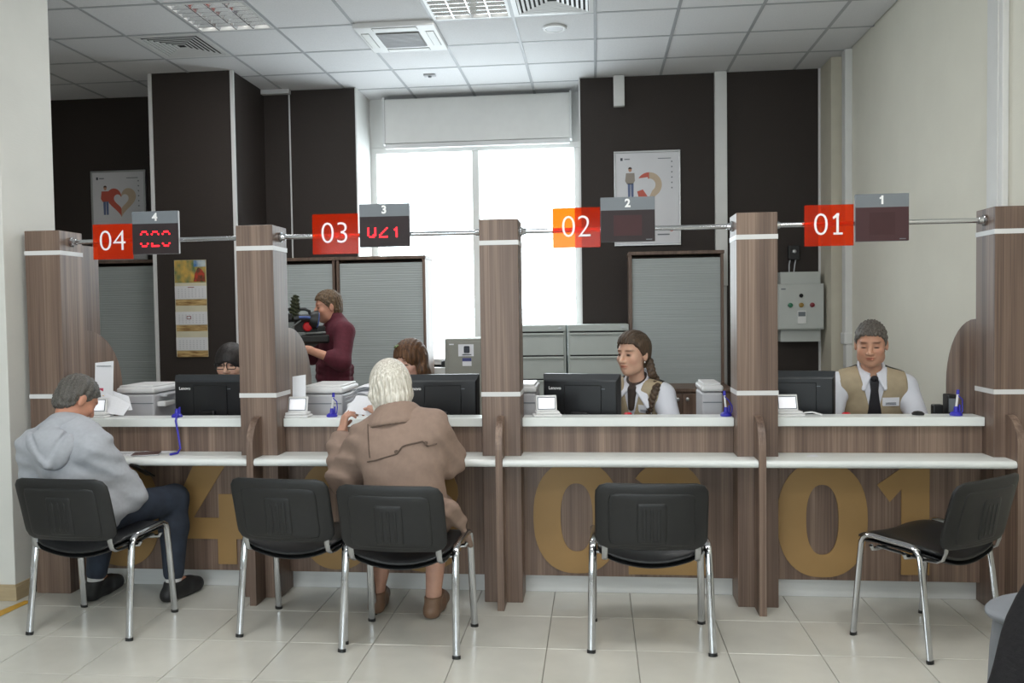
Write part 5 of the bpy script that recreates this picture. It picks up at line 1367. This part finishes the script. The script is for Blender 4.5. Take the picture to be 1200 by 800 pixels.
vest(B2, p2, 0.020, 0.62); trousers(B2, p2); shoes(B2, p2)
F = Field(B2.neck-0.16, B2.neck+0.14, 0.005)
for k in range(20):
    a0, a1 = [math.radians(360*i/20) for i in (k, k+1)]
    P = [B2.neck+B2.TM[0]*math.sin(a)*0.052+B2.TM[1]*(math.cos(a)*0.054+0.006)+V3(0, 0, 0.022-0.018*math.cos(a)) for a in (a0, a1)]
    F.cone(P[0], P[1], 0.012, 0.012, 0.006); F.cone(P[0]-V3(0, 0, 0.022), P[1]-V3(0, 0, 0.022), 0.012, 0.012, 0.006)
F.cone(B2.TL(0, 0.075, 0.97), B2.TL(0.0, 0.115, 0.80), 0.030, 0.018, 0.01)
F.mesh('scarf', 'scarf_brown', p2)
collar(B2, p2, 'shirt_white', 0.095, 0.105, 0.016)
bd, c = plate_on(FV2, B2.TL(-0.085, 0.35, 0.80), -B2.TM[1], 0.080, 0.048, 'name_badge', 'paper', p2, B2.TM[0], 0.006); badge_print(bd, c, B2)
o = F = Field(B2.L(-0.08, 0.0, -0.045)-0.02, B2.L(-0.08, 0.0, -0.045)+0.02, 0.003); F.ell(B2.L(-0.080, 0.0, -0.040), (0.005, 0.005, 0.006), None, 0.001); F.mesh('earring', 'white_plastic', p2)

# ---- long-haired teller (03)
B3 = Body(H=(-1.112, 4.96, 1.192), hf=(-0.40, -0.88, -0.20), hs=1.03, w=0.92, pel=(-1.06, 5.20, 0.50), neck=(-1.085, 5.03, 1.03), tf=(-0.15, -1, 0),
          shl=(-0.92, 5.02, 0.955), shr=(-1.25, 5.02, 0.955), ell_=(-0.86, 4.90, 0.79), elr=(-1.32, 4.90, 0.79), wrl=(-1.0, 4.76, 0.785), wrr=(-1.13, 4.76, 0.785))
p3 = make_body(B3, skin('skin_c', (222, 178, 158), (200, 120, 112), (80, 56, 42)), 0.95, True, idx=B3.face_idx(closed=True), h=0.0045); people_done(p3, 'female teller with long straight brown hair and a fringe, looking down', 'tellers')
hair_mat('hair_chestnut', (54, 36, 24), (116, 80, 48), (120, 120, 8))
F = hair_field(B3, 0.015, 0.005, 0.22)
for q in (-1, 1): F.chain([B3.L(q*0.062, -0.02, 0.02), B3.L(q*0.084, 0.005, -0.05), B3.L(q*0.088, 0.012, -0.12), B3.L(q*0.086, 0.01, -0.18)], [0.038, 0.034, 0.030, 0.026], 0.02)
F.chain([B3.L(0, -0.05, 0.0), B3.L(0, -0.075, -0.10), B3.L(0, -0.07, -0.18)], [0.075, 0.065, 0.055], 0.03)
F.cut(lambda x, y, z: (np.sqrt((x/0.077)**2+((y-0.14)/0.130)**2+((z+0.080)/0.136)**2)-1)*0.07, B3.H, B3.HM)
F.wave(lambda x, y, z: 0.0022*np.sin(x*300+y*60), B3.H, B3.HM)
h3 = F.mesh('hair', 'hair_chestnut', p3)
mat('clip_green', (150, 170, 120), 0.3, metal=0.6, noise=0.05)
F = Field(B3.L(0.03, 0.06, 0.1)-0.06, B3.L(0.03, 0.06, 0.1)+0.06, 0.004); F.cone(B3.L(0.045, 0.065, 0.098), B3.L(0.015, 0.07, 0.112), 0.006, 0.006, 0.003); F.cone(B3.L(0.045, 0.055, 0.105), B3.L(0.02, 0.08, 0.105), 0.005, 0.005, 0.003); F.mesh('hair_clip', 'clip_green', p3)
F3 = shirt(B3, p3, 'shirt_white'); F3.mesh('blouse', 'shirt_white', p3); vest(B3, p3, 0.020, 0.5); trousers(B3, p3); shoes(B3, p3)

# ---- teller in glasses (04)
B4 = Body(H=(-2.232, 4.97, 1.178), hf=(0.10, -0.99, -0.02), hs=1.04, w=0.92, pel=(-2.24, 5.20, 0.48), neck=(-2.235, 5.02, 1.01), tf=(0.1, -1, 0),
          shl=(-2.07, 5.02, 0.94), shr=(-2.40, 5.02, 0.94), ell_=(-2.02, 4.90, 0.78), elr=(-2.46, 4.90, 0.78), wrl=(-2.15, 4.72, 0.785), wrr=(-2.34, 4.72, 0.785))
p4 = make_body(B4, skin('skin_d', (222, 180, 156), (196, 120, 110), (52, 42, 38)), 0.95, True, h=0.0045); people_done(p4, 'teller with a black fringe and dark-rimmed glasses behind a monitor', 'tellers')
hair_mat('hair_black', (22, 19, 19), (52, 46, 44))
F = hair_field(B4, 0.015, 0.005, 0.2)
F.ell(B4.L(0, -0.055, -0.03), (0.075*B4.hs, 0.05*B4.hs, 0.09*B4.hs), B4.HM, 0.02)
F.cut(lambda x, y, z: (np.sqrt((x/0.080)**2+((y-0.14)/0.14)**2+((z+0.085)/0.114)**2)-1)*0.07, B4.H, B4.HM)
F.cut(lambda x, y, z: z+0.09, B4.H, B4.HM)
F.mesh('hair', 'hair_black', p4)
gl = None
m = MB()
for q in (-1, 1):
    pts = [tuple(B4.L(q*0.033+a, 0.098-0.10*abs(q*0.033+a)**1.0*0.35, 0.001+b)) for a, b in rrect(0.026, 0.018, 0.008, 3)]
    m.tube(pts+[pts[0]], 0.0028, 6)
    m.tube([tuple(B4.L(q*0.058, 0.078, 0.008)), tuple(B4.L(q*0.078, 0.06, 0.008)), tuple(B4.L(q*0.082, 0.0, 0.004))], 0.0025, 6)
m.tube([tuple(B4.L(-0.008, 0.098, 0.005)), tuple(B4.L(0.008, 0.098, 0.005))], 0.0025, 6)
m.build('glasses', 'plastic_black', p4, True)
F4 = shirt(B4, p4, 'shirt_white'); F4.mesh('blouse', 'shirt_white', p4); vest(B4, p4, 0.020, 0.5); trousers(B4, p4); shoes(B4, p4)
# ---- camera operator
B5 = Body(H=(-2.045, 6.30, 1.535), hf=(-0.86, -0.48, -0.12), hs=1.02, w=1.0, pel=(-2.02, 6.34, 0.93), neck=(-1.985, 6.32, 1.42), tf=(-0.75, -0.66, 0),
          shl=(-1.885, 6.20, 1.345), shr=(-2.06, 6.47, 1.345), ell_=(-1.878, 6.08, 1.125), elr=(-2.25, 6.50, 1.15), wrl=(-2.10, 5.98, 1.225), wrr=(-2.40, 6.34, 1.33),
          hpl=(-1.96, 6.27, 0.90), hpr=(-2.07, 6.42, 0.90), knl=(-1.98, 6.22, 0.49), knr=(-2.13, 6.42, 0.49), anl=(-1.95, 6.24, 0.09), anr=(-2.10, 6.46, 0.09), tol=(-2.07, 6.14, 0.035), tor=(-2.22, 6.36, 0.035))
p5 = make_body(B5, skin('skin_e', (206, 152, 128), (180, 108, 96), (96, 72, 52)), 1.0, hands=[('l', (-0.95, -0.1, 0.12), (0.1, 0.1, 1), dict(curl=(15, 25, 20))), ('r', (-0.9, -0.3, 0.3), (0.2, 0.5, 0.8), dict())])
people_done(p5, 'camera operator in a dark red sweater filming behind the counters')
hair_mat('hair_mid_brown', (58, 43, 30), (116, 92, 64))
short_hair(B5, 'hair', 'hair_mid_brown', 0.013, 0.066, -0.085, 0.0035, parent=p5)
mat('sweater_red', (88, 30, 44), 0.85, noise=0.12, nscale=(40, 40, 40), bump=0.2)
F5 = shirt(B5, p5, 'sweater_red', 0.014, 0.007, to=0.30, sleeve=0.012, neck=False)
F5.chain([B5.TL(0, 0.004, 0.98), B5.TL(0, 0.01, 1.06)], [0.068, 0.062], 0.02)
for z in (0.30, 0.22, 0.12):
    for a in range(10):
        q0, q1 = [math.radians(36*i) for i in (a, a+1)]
        P = [B5.TL(math.sin(q)*0.145, math.cos(q)*0.112, z) for q in (q0, q1)]; F5.cone(P[0], P[1], 0.024, 0.024, 0.02)
F5.mesh('sweater', 'sweater_red', p5); trousers(B5, p5, 'trousers_dark'); shoes(B5, p5)

vc = thing('video_camera', (-2.18, 6.1, 1.14), 'black shoulder video camera with a red button held by the camera operator', 'video camera')
CM = Matrix.Translation((-2.185, 6.10, 1.405)) @ Matrix.Rotation(math.radians(28), 4, 'Z')      # +x runs back along the camera
mat('cam_black', (26, 28, 28), 0.45, noise=0.25, nscale=(50, 50, 50)); mat('cam_sky_glint', (70, 92, 150), 0.5, noise=0.2, nscale=(40, 40, 40)); mat('cam_red', (206, 24, 34), 0.4, noise=0.03); mat('fur_dark', (30, 34, 26), 0.95, col2=(74, 78, 50), nscale=(120, 120, 120), bump=1.0); mat('cam_grey', (120, 124, 122), 0.4, noise=0.1)  # the blue is reflected sky, painted on as a colour
def cpart(m, name, material, smooth=None): return m.move(CM).build(name, material, vc, smooth)
cpart(MB().box(-0.20, 0.10, -0.05, 0.06, -0.09, 0.05, 0.012), 'body', 'cam_black')
cpart(MB().box(0.10, 0.17, -0.045, 0.055, -0.10, -0.01, 0.01), 'battery', 'cam_black')
cpart(MB().tube([(-0.20, 0.0, -0.02), (-0.26, 0, -0.02), (-0.27, 0, -0.02), (-0.36, 0, -0.02), (-0.40, 0, -0.02)], [0.04, 0.042, 0.05, 0.052, 0.062], 20), 'lens', 'cam_black', True)
cpart(MB().tube([(-0.14, 0, 0.05), (-0.13, 0, 0.10), (-0.10, 0, 0.115), (0.03, 0, 0.115), (0.06, 0, 0.10), (0.07, 0, 0.05)], 0.012, 10), 'handle', 'cam_black', True)
cpart(MB().tube([(-0.06, -0.06, 0.045), (0.0, -0.075, 0.05), (0.05, -0.08, 0.045)], [0.024, 0.026, 0.03], 14), 'viewfinder', 'cam_black', True)
cpart(MB().tube([(-0.03, -0.10, 0.055), (0.02, -0.108, 0.055), (0.05, -0.112, 0.05)], 0.010, 8), 'viewfinder_glint', 'cam_sky_glint', True)  # painted sky highlight on the black viewfinder
cpart(MB().tube([(-0.12, -0.06, -0.06), (-0.06, -0.085, 0.0), (-0.02, -0.09, 0.03), (0.0, -0.07, 0.06), (-0.05, -0.05, 0.10)], 0.006, 8), 'cable', 'cam_grey', True)
cpart(MB().box(-0.15, -0.07, -0.075, -0.03, 0.03, 0.085, 0.01), 'side_unit', 'cam_black')
cpart(MB().box(-0.04, 0.02, -0.07, -0.05, -0.08, -0.055, 0.004), 'label_plate', 'cam_grey')
cpart(MB().tube([(0.05, -0.08, 0.045), (0.075, -0.08, 0.04), (0.10, -0.078, 0.035)], [0.032, 0.046, 0.052], 16, flat=1.35), 'eye_cup', 'cam_black', True)
cpart(MB().tube([(0.096, -0.078, 0.036), (0.112, -0.077, 0.034)], [0.050, 0.044], 16, flat=1.3), 'eye_pad', 'cam_sky_glint', True)  # pad's blue is sky reflection put into its colour
cpart(MB().lathe([(0.034, 0.0), (0.034, -0.02), (0.028, -0.026), (0.003, -0.028)], (0.035, -0.055, -0.015), 20, 'y'), 'red_dial', 'cam_red', True)
cpart(MB().tube([(0.02, -0.085, -0.065), (0.16, -0.085, -0.06), (0.165, -0.085, -0.06)], 0.008, 8), 'control_bar', 'cam_grey', True)
cpart(MB().box(-0.02, 0.19, -0.10, -0.04, -0.14, -0.075, 0.015), 'hand_grip', 'cam_black')
cpart(MB().box(-0.18, -0.06, -0.065, -0.05, -0.06, 0.02, 0.004), 'side_panel', 'cam_grey')
vs = [(-0.22, -0.06, -0.08), (0.11, -0.06, -0.10), (0.115, -0.06, -0.14), (-0.03, -0.06, -0.24), (-0.06, -0.06, -0.245), (-0.20, -0.06, -0.10)]
cpart(MB().prism([(a, c) for a, b, c in vs], -0.075, 0.02, 'xz'), 'rain_cover', 'cam_black')
Mw = CM
cw = CM @ Vector((-0.055, -0.04, 0.12)); cw = V3(*cw)
F = Field(cw-0.14, cw+0.14, 0.006); F.cone(cw-V3(0.0, 0, 0.055), cw+V3(0.01, 0, 0.07), 0.034, 0.026, 0.01)
F.wave(lambda x, y, z: 0.008*np.sin(x*170+z*90)*np.sin(y*190+z*130)+0.006*np.sin(z*230+x*80), cw, np.eye(3, dtype=np.float32)); F.mesh('furry_microphone', 'fur_dark', vc)
cw2 = V3(*(CM @ Vector((-0.16, -0.03, 0.05))))
F = Field(cw2-0.12, cw2+0.12, 0.006); F.ell(cw2, (0.06, 0.05, 0.05), None, 0.01); F.mesh('lamp_head', 'cam_black', vc)

# ---- customer in a hoodie (04)
B6 = Body(H=(-2.562, 3.93, 1.072), hf=(0.42, 0.72, -0.56), hs=1.02, w=1.08, pel=(-2.44, 3.84, 0.53), neck=(-2.575, 3.83, 0.955), tf=(0.12, 1, 0),
          shl=(-2.735, 3.85, 0.855), shr=(-2.385, 3.78, 0.855), ell_=(-2.775, 3.92, 0.60), elr=(-2.285, 3.90, 0.605), wrl=(-2.56, 4.10, 0.65), wrr=(-2.405, 4.07, 0.645),
          hpl=(-2.54, 3.88, 0.525), hpr=(-2.36, 3.88, 0.525), knl=(-2.60, 4.21, 0.51), knr=(-2.225, 4.215, 0.52), anl=(-2.64, 4.16, 0.10), anr=(-2.215, 4.17, 0.10), tol=(-2.62, 4.32, 0.036), tor=(-2.16, 4.31, 0.036))
p6 = make_body(B6, skin('skin_f', (196, 142, 118), (170, 100, 90), (90, 80, 74)), 1.04, hands=[('l', (0.9, 0.25, 0.15), (0, 0.2, 1), dict(curl=(10, 20, 15))), ('r', (-0.25, 0.8, 0.3), (-0.9, 0.1, 0.5), dict(curl=(30, 40, 25)))])
people_done(p6, 'seated man in a light grey hoodie and dark jeans looking at his phone')
hair_mat('hair_salt', (30, 29, 28), (112, 108, 102), (420, 420, 300))
short_hair(B6, 'hair', 'hair_salt', 0.007, 0.068, -0.078, 0.0036, parent=p6)
mat('hoodie_grey', (168, 171, 178), 0.9, noise=0.04, nscale=(60, 60, 60), bump=0.15, bscale=(14, 14, 14))
F6 = shirt(B6, p6, 'hoodie_grey', 0.022, 0.007, to=0.97, sleeve=0.012, belly=0.03, neck=False)
for i in range(4):   # sleeve folds
    q = B6.shr+(B6.elr-B6.shr)*(0.55+0.12*i); F6.ell(q, (0.064, 0.064, 0.014), None, 0.02)
F6.wave(lambda x, y, z: 0.0045*np.clip((np.abs(x)-0.16)/0.06, 0, 1)*np.sin(z*62+x*40+y*25), B6.pel, B6.TM)
F6.wave(lambda x, y, z: 0.0022*np.sin(z*75+x*25)*np.sin(x*32+y*20), B6.pel, B6.TM)
F6.mesh('hoodie', 'hoodie_grey', p6)
F = Field(B6.neck-0.24, B6.neck+0.22, 0.006)
n0 = B6.neck-V3(0, 0.005, 0.03)
for k in range(22):
    a0, a1 = [math.radians(40+280*i/22) for i in (k, k+1)]
    P = [n0+B6.TM[0]*math.sin(a)*0.088+B6.TM[1]*(math.cos(a)*0.085+0.012)+V3(0, 0, 0.030-0.022*math.cos(a)) for a in (a0, a1)]
    F.cone(P[0], P[1], 0.026, 0.026, 0.012)
F.ell(n0+V3(0.02, -0.115, -0.035), (0.125, 0.040, 0.075), None, 0.035)
F.ell(n0+V3(0.03, -0.130, -0.085), (0.085, 0.034, 0.075), None, 0.035)
F.chain([n0+V3(-0.095, -0.10, 0.0), n0+V3(0.0, -0.158, -0.10), n0+V3(0.03, -0.158, -0.13), n0+V3(0.10, -0.125, -0.03), n0+V3(0.125, -0.06, 0.02)], [0.018, 0.016, 0.018, 0.016, 0.016], 0.012)
F.chain([n0+V3(-0.075, -0.13, 0.015), n0+V3(-0.01, -0.178, -0.07), n0+V3(0.03, -0.182, -0.10), n0+V3(0.085, -0.155, -0.02), n0+V3(0.105, -0.10, 0.03)], [0.010, 0.010, 0.010, 0.010, 0.010], 0.010, 'sub')
F.mesh('hood', 'hoodie_grey', p6)
mat('jeans', (42, 50, 64), 0.85, noise=0.25, nscale=(14, 14, 14), bump=0.15, bscale=(60, 60, 60))
trousers(B6, p6, 'jeans', 0.008, 0.014, 0.90); shoes(B6, p6, 'shoe_black', 0.006, 0.008)
mat('sock_white', (206, 206, 206), 0.8, noise=0.05)
for a, an in (('l', B6.anl), ('r', B6.anr)):
    F = Field(an-0.08, an+0.1, 0.005); F.cone(an-V3(0, 0, 0.005), an+V3(0, 0, 0.012), 0.041, 0.041, 0.003); F.mesh('sock', 'sock_white', p6)
ph = thing('mobile_phone', (-2.36, 4.16, 0.66), 'dark mobile phone in the hand of the man in the hoodie', 'phone')
PM = Matrix.Translation((-2.365, 4.15, 0.685)) @ Matrix.Rotation(math.radians(-25), 4, 'Z') @ Matrix.Rotation(math.radians(-35), 4, 'X')
MB().box(-0.036, 0.036, -0.07, 0.07, -0.005, 0.004, 0.003).move(PM).build('case', 'plastic_black', ph)
MB().box(-0.031, 0.031, -0.06, 0.06, 0.0041, 0.005).move(PM).build('screen', 'header_grey', ph)

# ---- white-haired customer (03)
B7 = Body(H=(-0.975, 3.90, 1.132), hf=(-0.48, 0.85, -0.18), hs=1.0, w=1.10, pel=(-0.86, 3.74, 0.53), neck=(-0.925, 3.83, 1.00), tf=(-0.12, 1, 0),
          shl=(-1.075, 3.84, 0.885), shr=(-0.755, 3.79, 0.945), ell_=(-1.195, 3.90, 0.70), elr=(-0.708, 3.90, 0.79), wrl=(-1.250, 4.03, 0.89), wrr=(-1.055, 4.09, 0.97),
          hpl=(-0.96, 3.80, 0.525), hpr=(-0.77, 3.80, 0.525), knl=(-1.04, 4.17, 0.50), knr=(-0.80, 4.17, 0.50), anl=(-1.10, 4.07, 0.11), anr=(-0.805, 4.02, 0.11), tol=(-1.11, 4.22, 0.034), tor=(-0.79, 4.17, 0.034))
p7 = make_body(B7, skin('skin_g', (194, 150, 130), (176, 108, 98), (170, 160, 150)), 1.0, True, h=0.0042, hands=[('l', (0.12, 0.22, 1.0), (0.75, 0.5, -0.1), dict(curl=(35, 40, 25), thumb=0.75)), ('r', (-0.78, 0.25, 0.48), (-0.35, 0.2, -0.9), dict(curl=(30, 45, 30), thumb=0.7))])
people_done(p7, 'seated elderly woman with white hair and a taupe coat holding papers')
hair_mat('hair_white', (176, 168, 152), (240, 237, 228), (150, 150, 8))
F = hair_field(B7, 0.017, 0.0042, 0.17)
F.ell(B7.L(0, -0.035, 0.01), (0.088*B7.hs, 0.085*B7.hs, 0.095*B7.hs), B7.HM, 0.02)
F.chain([B7.L(0, -0.05, 0.0), B7.L(0, -0.062, -0.06), B7.L(0.0, -0.060, -0.095)], [0.085, 0.074, 0.064], 0.02)
for q in (-1, 1): F.chain([B7.L(q*0.05, -0.02, 0.02), B7.L(q*0.074, -0.02, -0.04), B7.L(q*0.066, -0.03, -0.09)], [0.045, 0.030, 0.018], 0.015)
random.seed(11)
for i in range(26):
    a = math.radians(-105+210*i/25); x, y = math.sin(a)*0.084, -0.02-math.cos(a)*0.085
    ln = -0.108-random.uniform(0, 0.045)
    F.chain([B7.L(x*0.96, y*0.96, 0.01), B7.L(x*1.02, y*1.0, -0.05), B7.L(x*0.86+random.uniform(-0.008, 0.008), y*0.84, ln)], [0.010, 0.010, 0.004], 0.006)
F.cut(lambda x, y, z: (np.sqrt((x/0.084)**2+((y-0.125)/0.105)**2+((z+0.045)/0.112)**2)-1)*0.07, B7.H, B7.HM)
F.wave(lambda x, y, z: 0.0032*np.sin(np.arctan2(x, -y)*30+z*14+1.2*np.sin(z*40))*np.clip((0.10-z)/0.1, 0, 1), B7.H, B7.HM)
F.mesh('hair', 'hair_white', p7)
mat('coat_taupe', (146, 124, 111), 0.85, noise=0.05, nscale=(40, 40, 40), bump=0.12, bscale=(12, 12, 12))
F7 = shirt(B7, p7, 'coat_taupe', 0.026, 0.007, to=0.72, sleeve=0.012, belly=0.0, r=(0.052, 0.047, 0.047, 0.038), neck=False)
F7.ell(B7.TL(0, -0.01, 0.12), (0.178, 0.14, 0.16), B7.TM, 0.05)
F7.ell(B7.TL(0.02, -0.012, 0.62), (0.185, 0.128, 0.20), B7.TM, 0.05)
for a in 'lr':
    hp, kn = (B7.hpl, B7.knl) if a == 'l' else (B7.hpr, B7.knr); F7.cone(hp, hp+(kn-hp)*0.92, 0.094, 0.080, 0.03)
F7.chain([V3(-0.665, 3.70, 0.60), V3(-0.625, 3.76, 0.53), V3(-0.60, 3.80, 0.46), V3(-0.592, 3.83, 0.40)], [0.045, 0.022, 0.014, 0.010], 0.025)
F7.ell(V3(-0.81, 3.555, 0.475), (0.10, 0.014, 0.018), None, 0.01)
for el, wr in ((B7.ell_, B7.wrl), (B7.elr, B7.wrr)):
    for i in range(3): F7.ell(el+(wr-el)*(0.1+0.2*i), (0.068-0.004*i, 0.068-0.004*i, 0.012), None, 0.02)
for i in range(3): F7.ell(B7.shl+(B7.ell_-B7.shl)*(0.45+0.2*i), (0.075, 0.074, 0.013), None, 0.02)
F7.wave(lambda x, y, z: 0.006*np.clip((np.abs(x)-0.15)/0.06, 0, 1)*np.sin(z*70+x*45+y*30), B7.pel, B7.TM)
F7.wave(lambda x, y, z: 0.0020*np.sin(z*60+x*22)*np.sin(x*26+y*16), B7.pel, B7.TM)
ct = F7.mesh('coat', 'coat_taupe', p7)
mat('coat_seam', (98, 82, 72), 0.85, noise=0.05)
F = Field(B7.neck-0.22, B7.neck+0.20, 0.006)
for k in range(26):
    a0, a1 = [math.radians(35+290*i/26) for i in (k, k+1)]
    P = [B7.neck+B7.TM[0]*math.sin(a)*0.075+B7.TM[1]*(math.cos(a)*0.072+0.012)+V3(0, 0, 0.040-0.010*math.cos(a)) for a in (a0, a1)]
    Q = [B7.neck+B7.TM[0]*math.sin(a)*0.132+B7.TM[1]*(math.cos(a)*0.135+0.000)+V3(0.0, 0, -0.034) for a in (a0, a1)]
    for i in range(11):
        u = i/10; w_ = V3(0, 0, 0.010*math.sin(u*3.1)); F.cone(P[0]*(1-u)+Q[0]*u+w_, P[1]*(1-u)+Q[1]*u+w_, 0.011, 0.011, 0.012)
cl_ = F.mesh('collar', 'coat_taupe', ct)
cp = []
for k in range(21):
    a = math.radians(80+200*k/20); d_ = B7.TM[0]*math.sin(a)*0.132+B7.TM[1]*math.cos(a)*0.135
    cp.append(tuple(B7.neck+d_*1.075+V3(0, 0, -0.043)))
MB().tube(cp, 0.004, 6).build('collar_edge', 'coat_seam', ct, True)
def on_back(x, t): q = F7.hit(B7.TL(x, -0.45, t), B7.TM[1]); return tuple(q-B7.TM[1]*0.0055)
ys = [(-0.14, 0.60), (-0.10, 0.60), (-0.05, 0.615), (0.0, 0.63), (0.03, 0.69), (0.05, 0.70), (0.12, 0.715), (0.135, 0.67), (0.145, 0.665), (0.19, 0.685)]
pts = []
for i in range(len(ys)-1):
    for j in range(4): u = j/4; pts.append(on_back(ys[i][0]*(1-u)+ys[i+1][0]*u, ys[i][1]*(1-u)+ys[i+1][1]*u))
MB().tube(pts, 0.0035, 6).build('yoke_flap', 'coat_seam', ct, True)
MB().tube([on_back(-0.125, 0.95-0.02*i) for i in range(17)], 0.0022, 6).build('seam', 'coat_seam', ct, True)
for x, t in ((0.0, 0.65), (0.132, 0.695)):
    q = on_back(x, t); MB().lathe([(0.009, 0.004), (0.009, -0.003), (0.003, -0.004)], q, 12, 'y').build('button', 'coat_seam', ct, True)
F = Field(B7.wrl-0.12, B7.wrl+0.08, 0.006)
mat('shoe_brown', (122, 94, 74), 0.5, noise=0.08)
shoes(B7, p7, 'shoe_brown', 0.006, 0.008)
r = thing('paper_note', (-1.19, 4.10, 1.0), 'folded paper held up by the white-haired woman', 'paper')
sheet('leaf', [(-1.245, 4.06, 0.985), (-1.13, 4.08, 0.975), (-1.12, 4.115, 1.04), (-1.215, 4.10, 1.045)], 0.0015, 'paper', r, 0.008)
sheet('leaf', [(-1.235, 4.075, 0.995), (-1.12, 4.09, 0.985), (-1.105, 4.13, 1.055), (-1.20, 4.12, 1.07)], 0.0015, 'paper', r, 0.010)
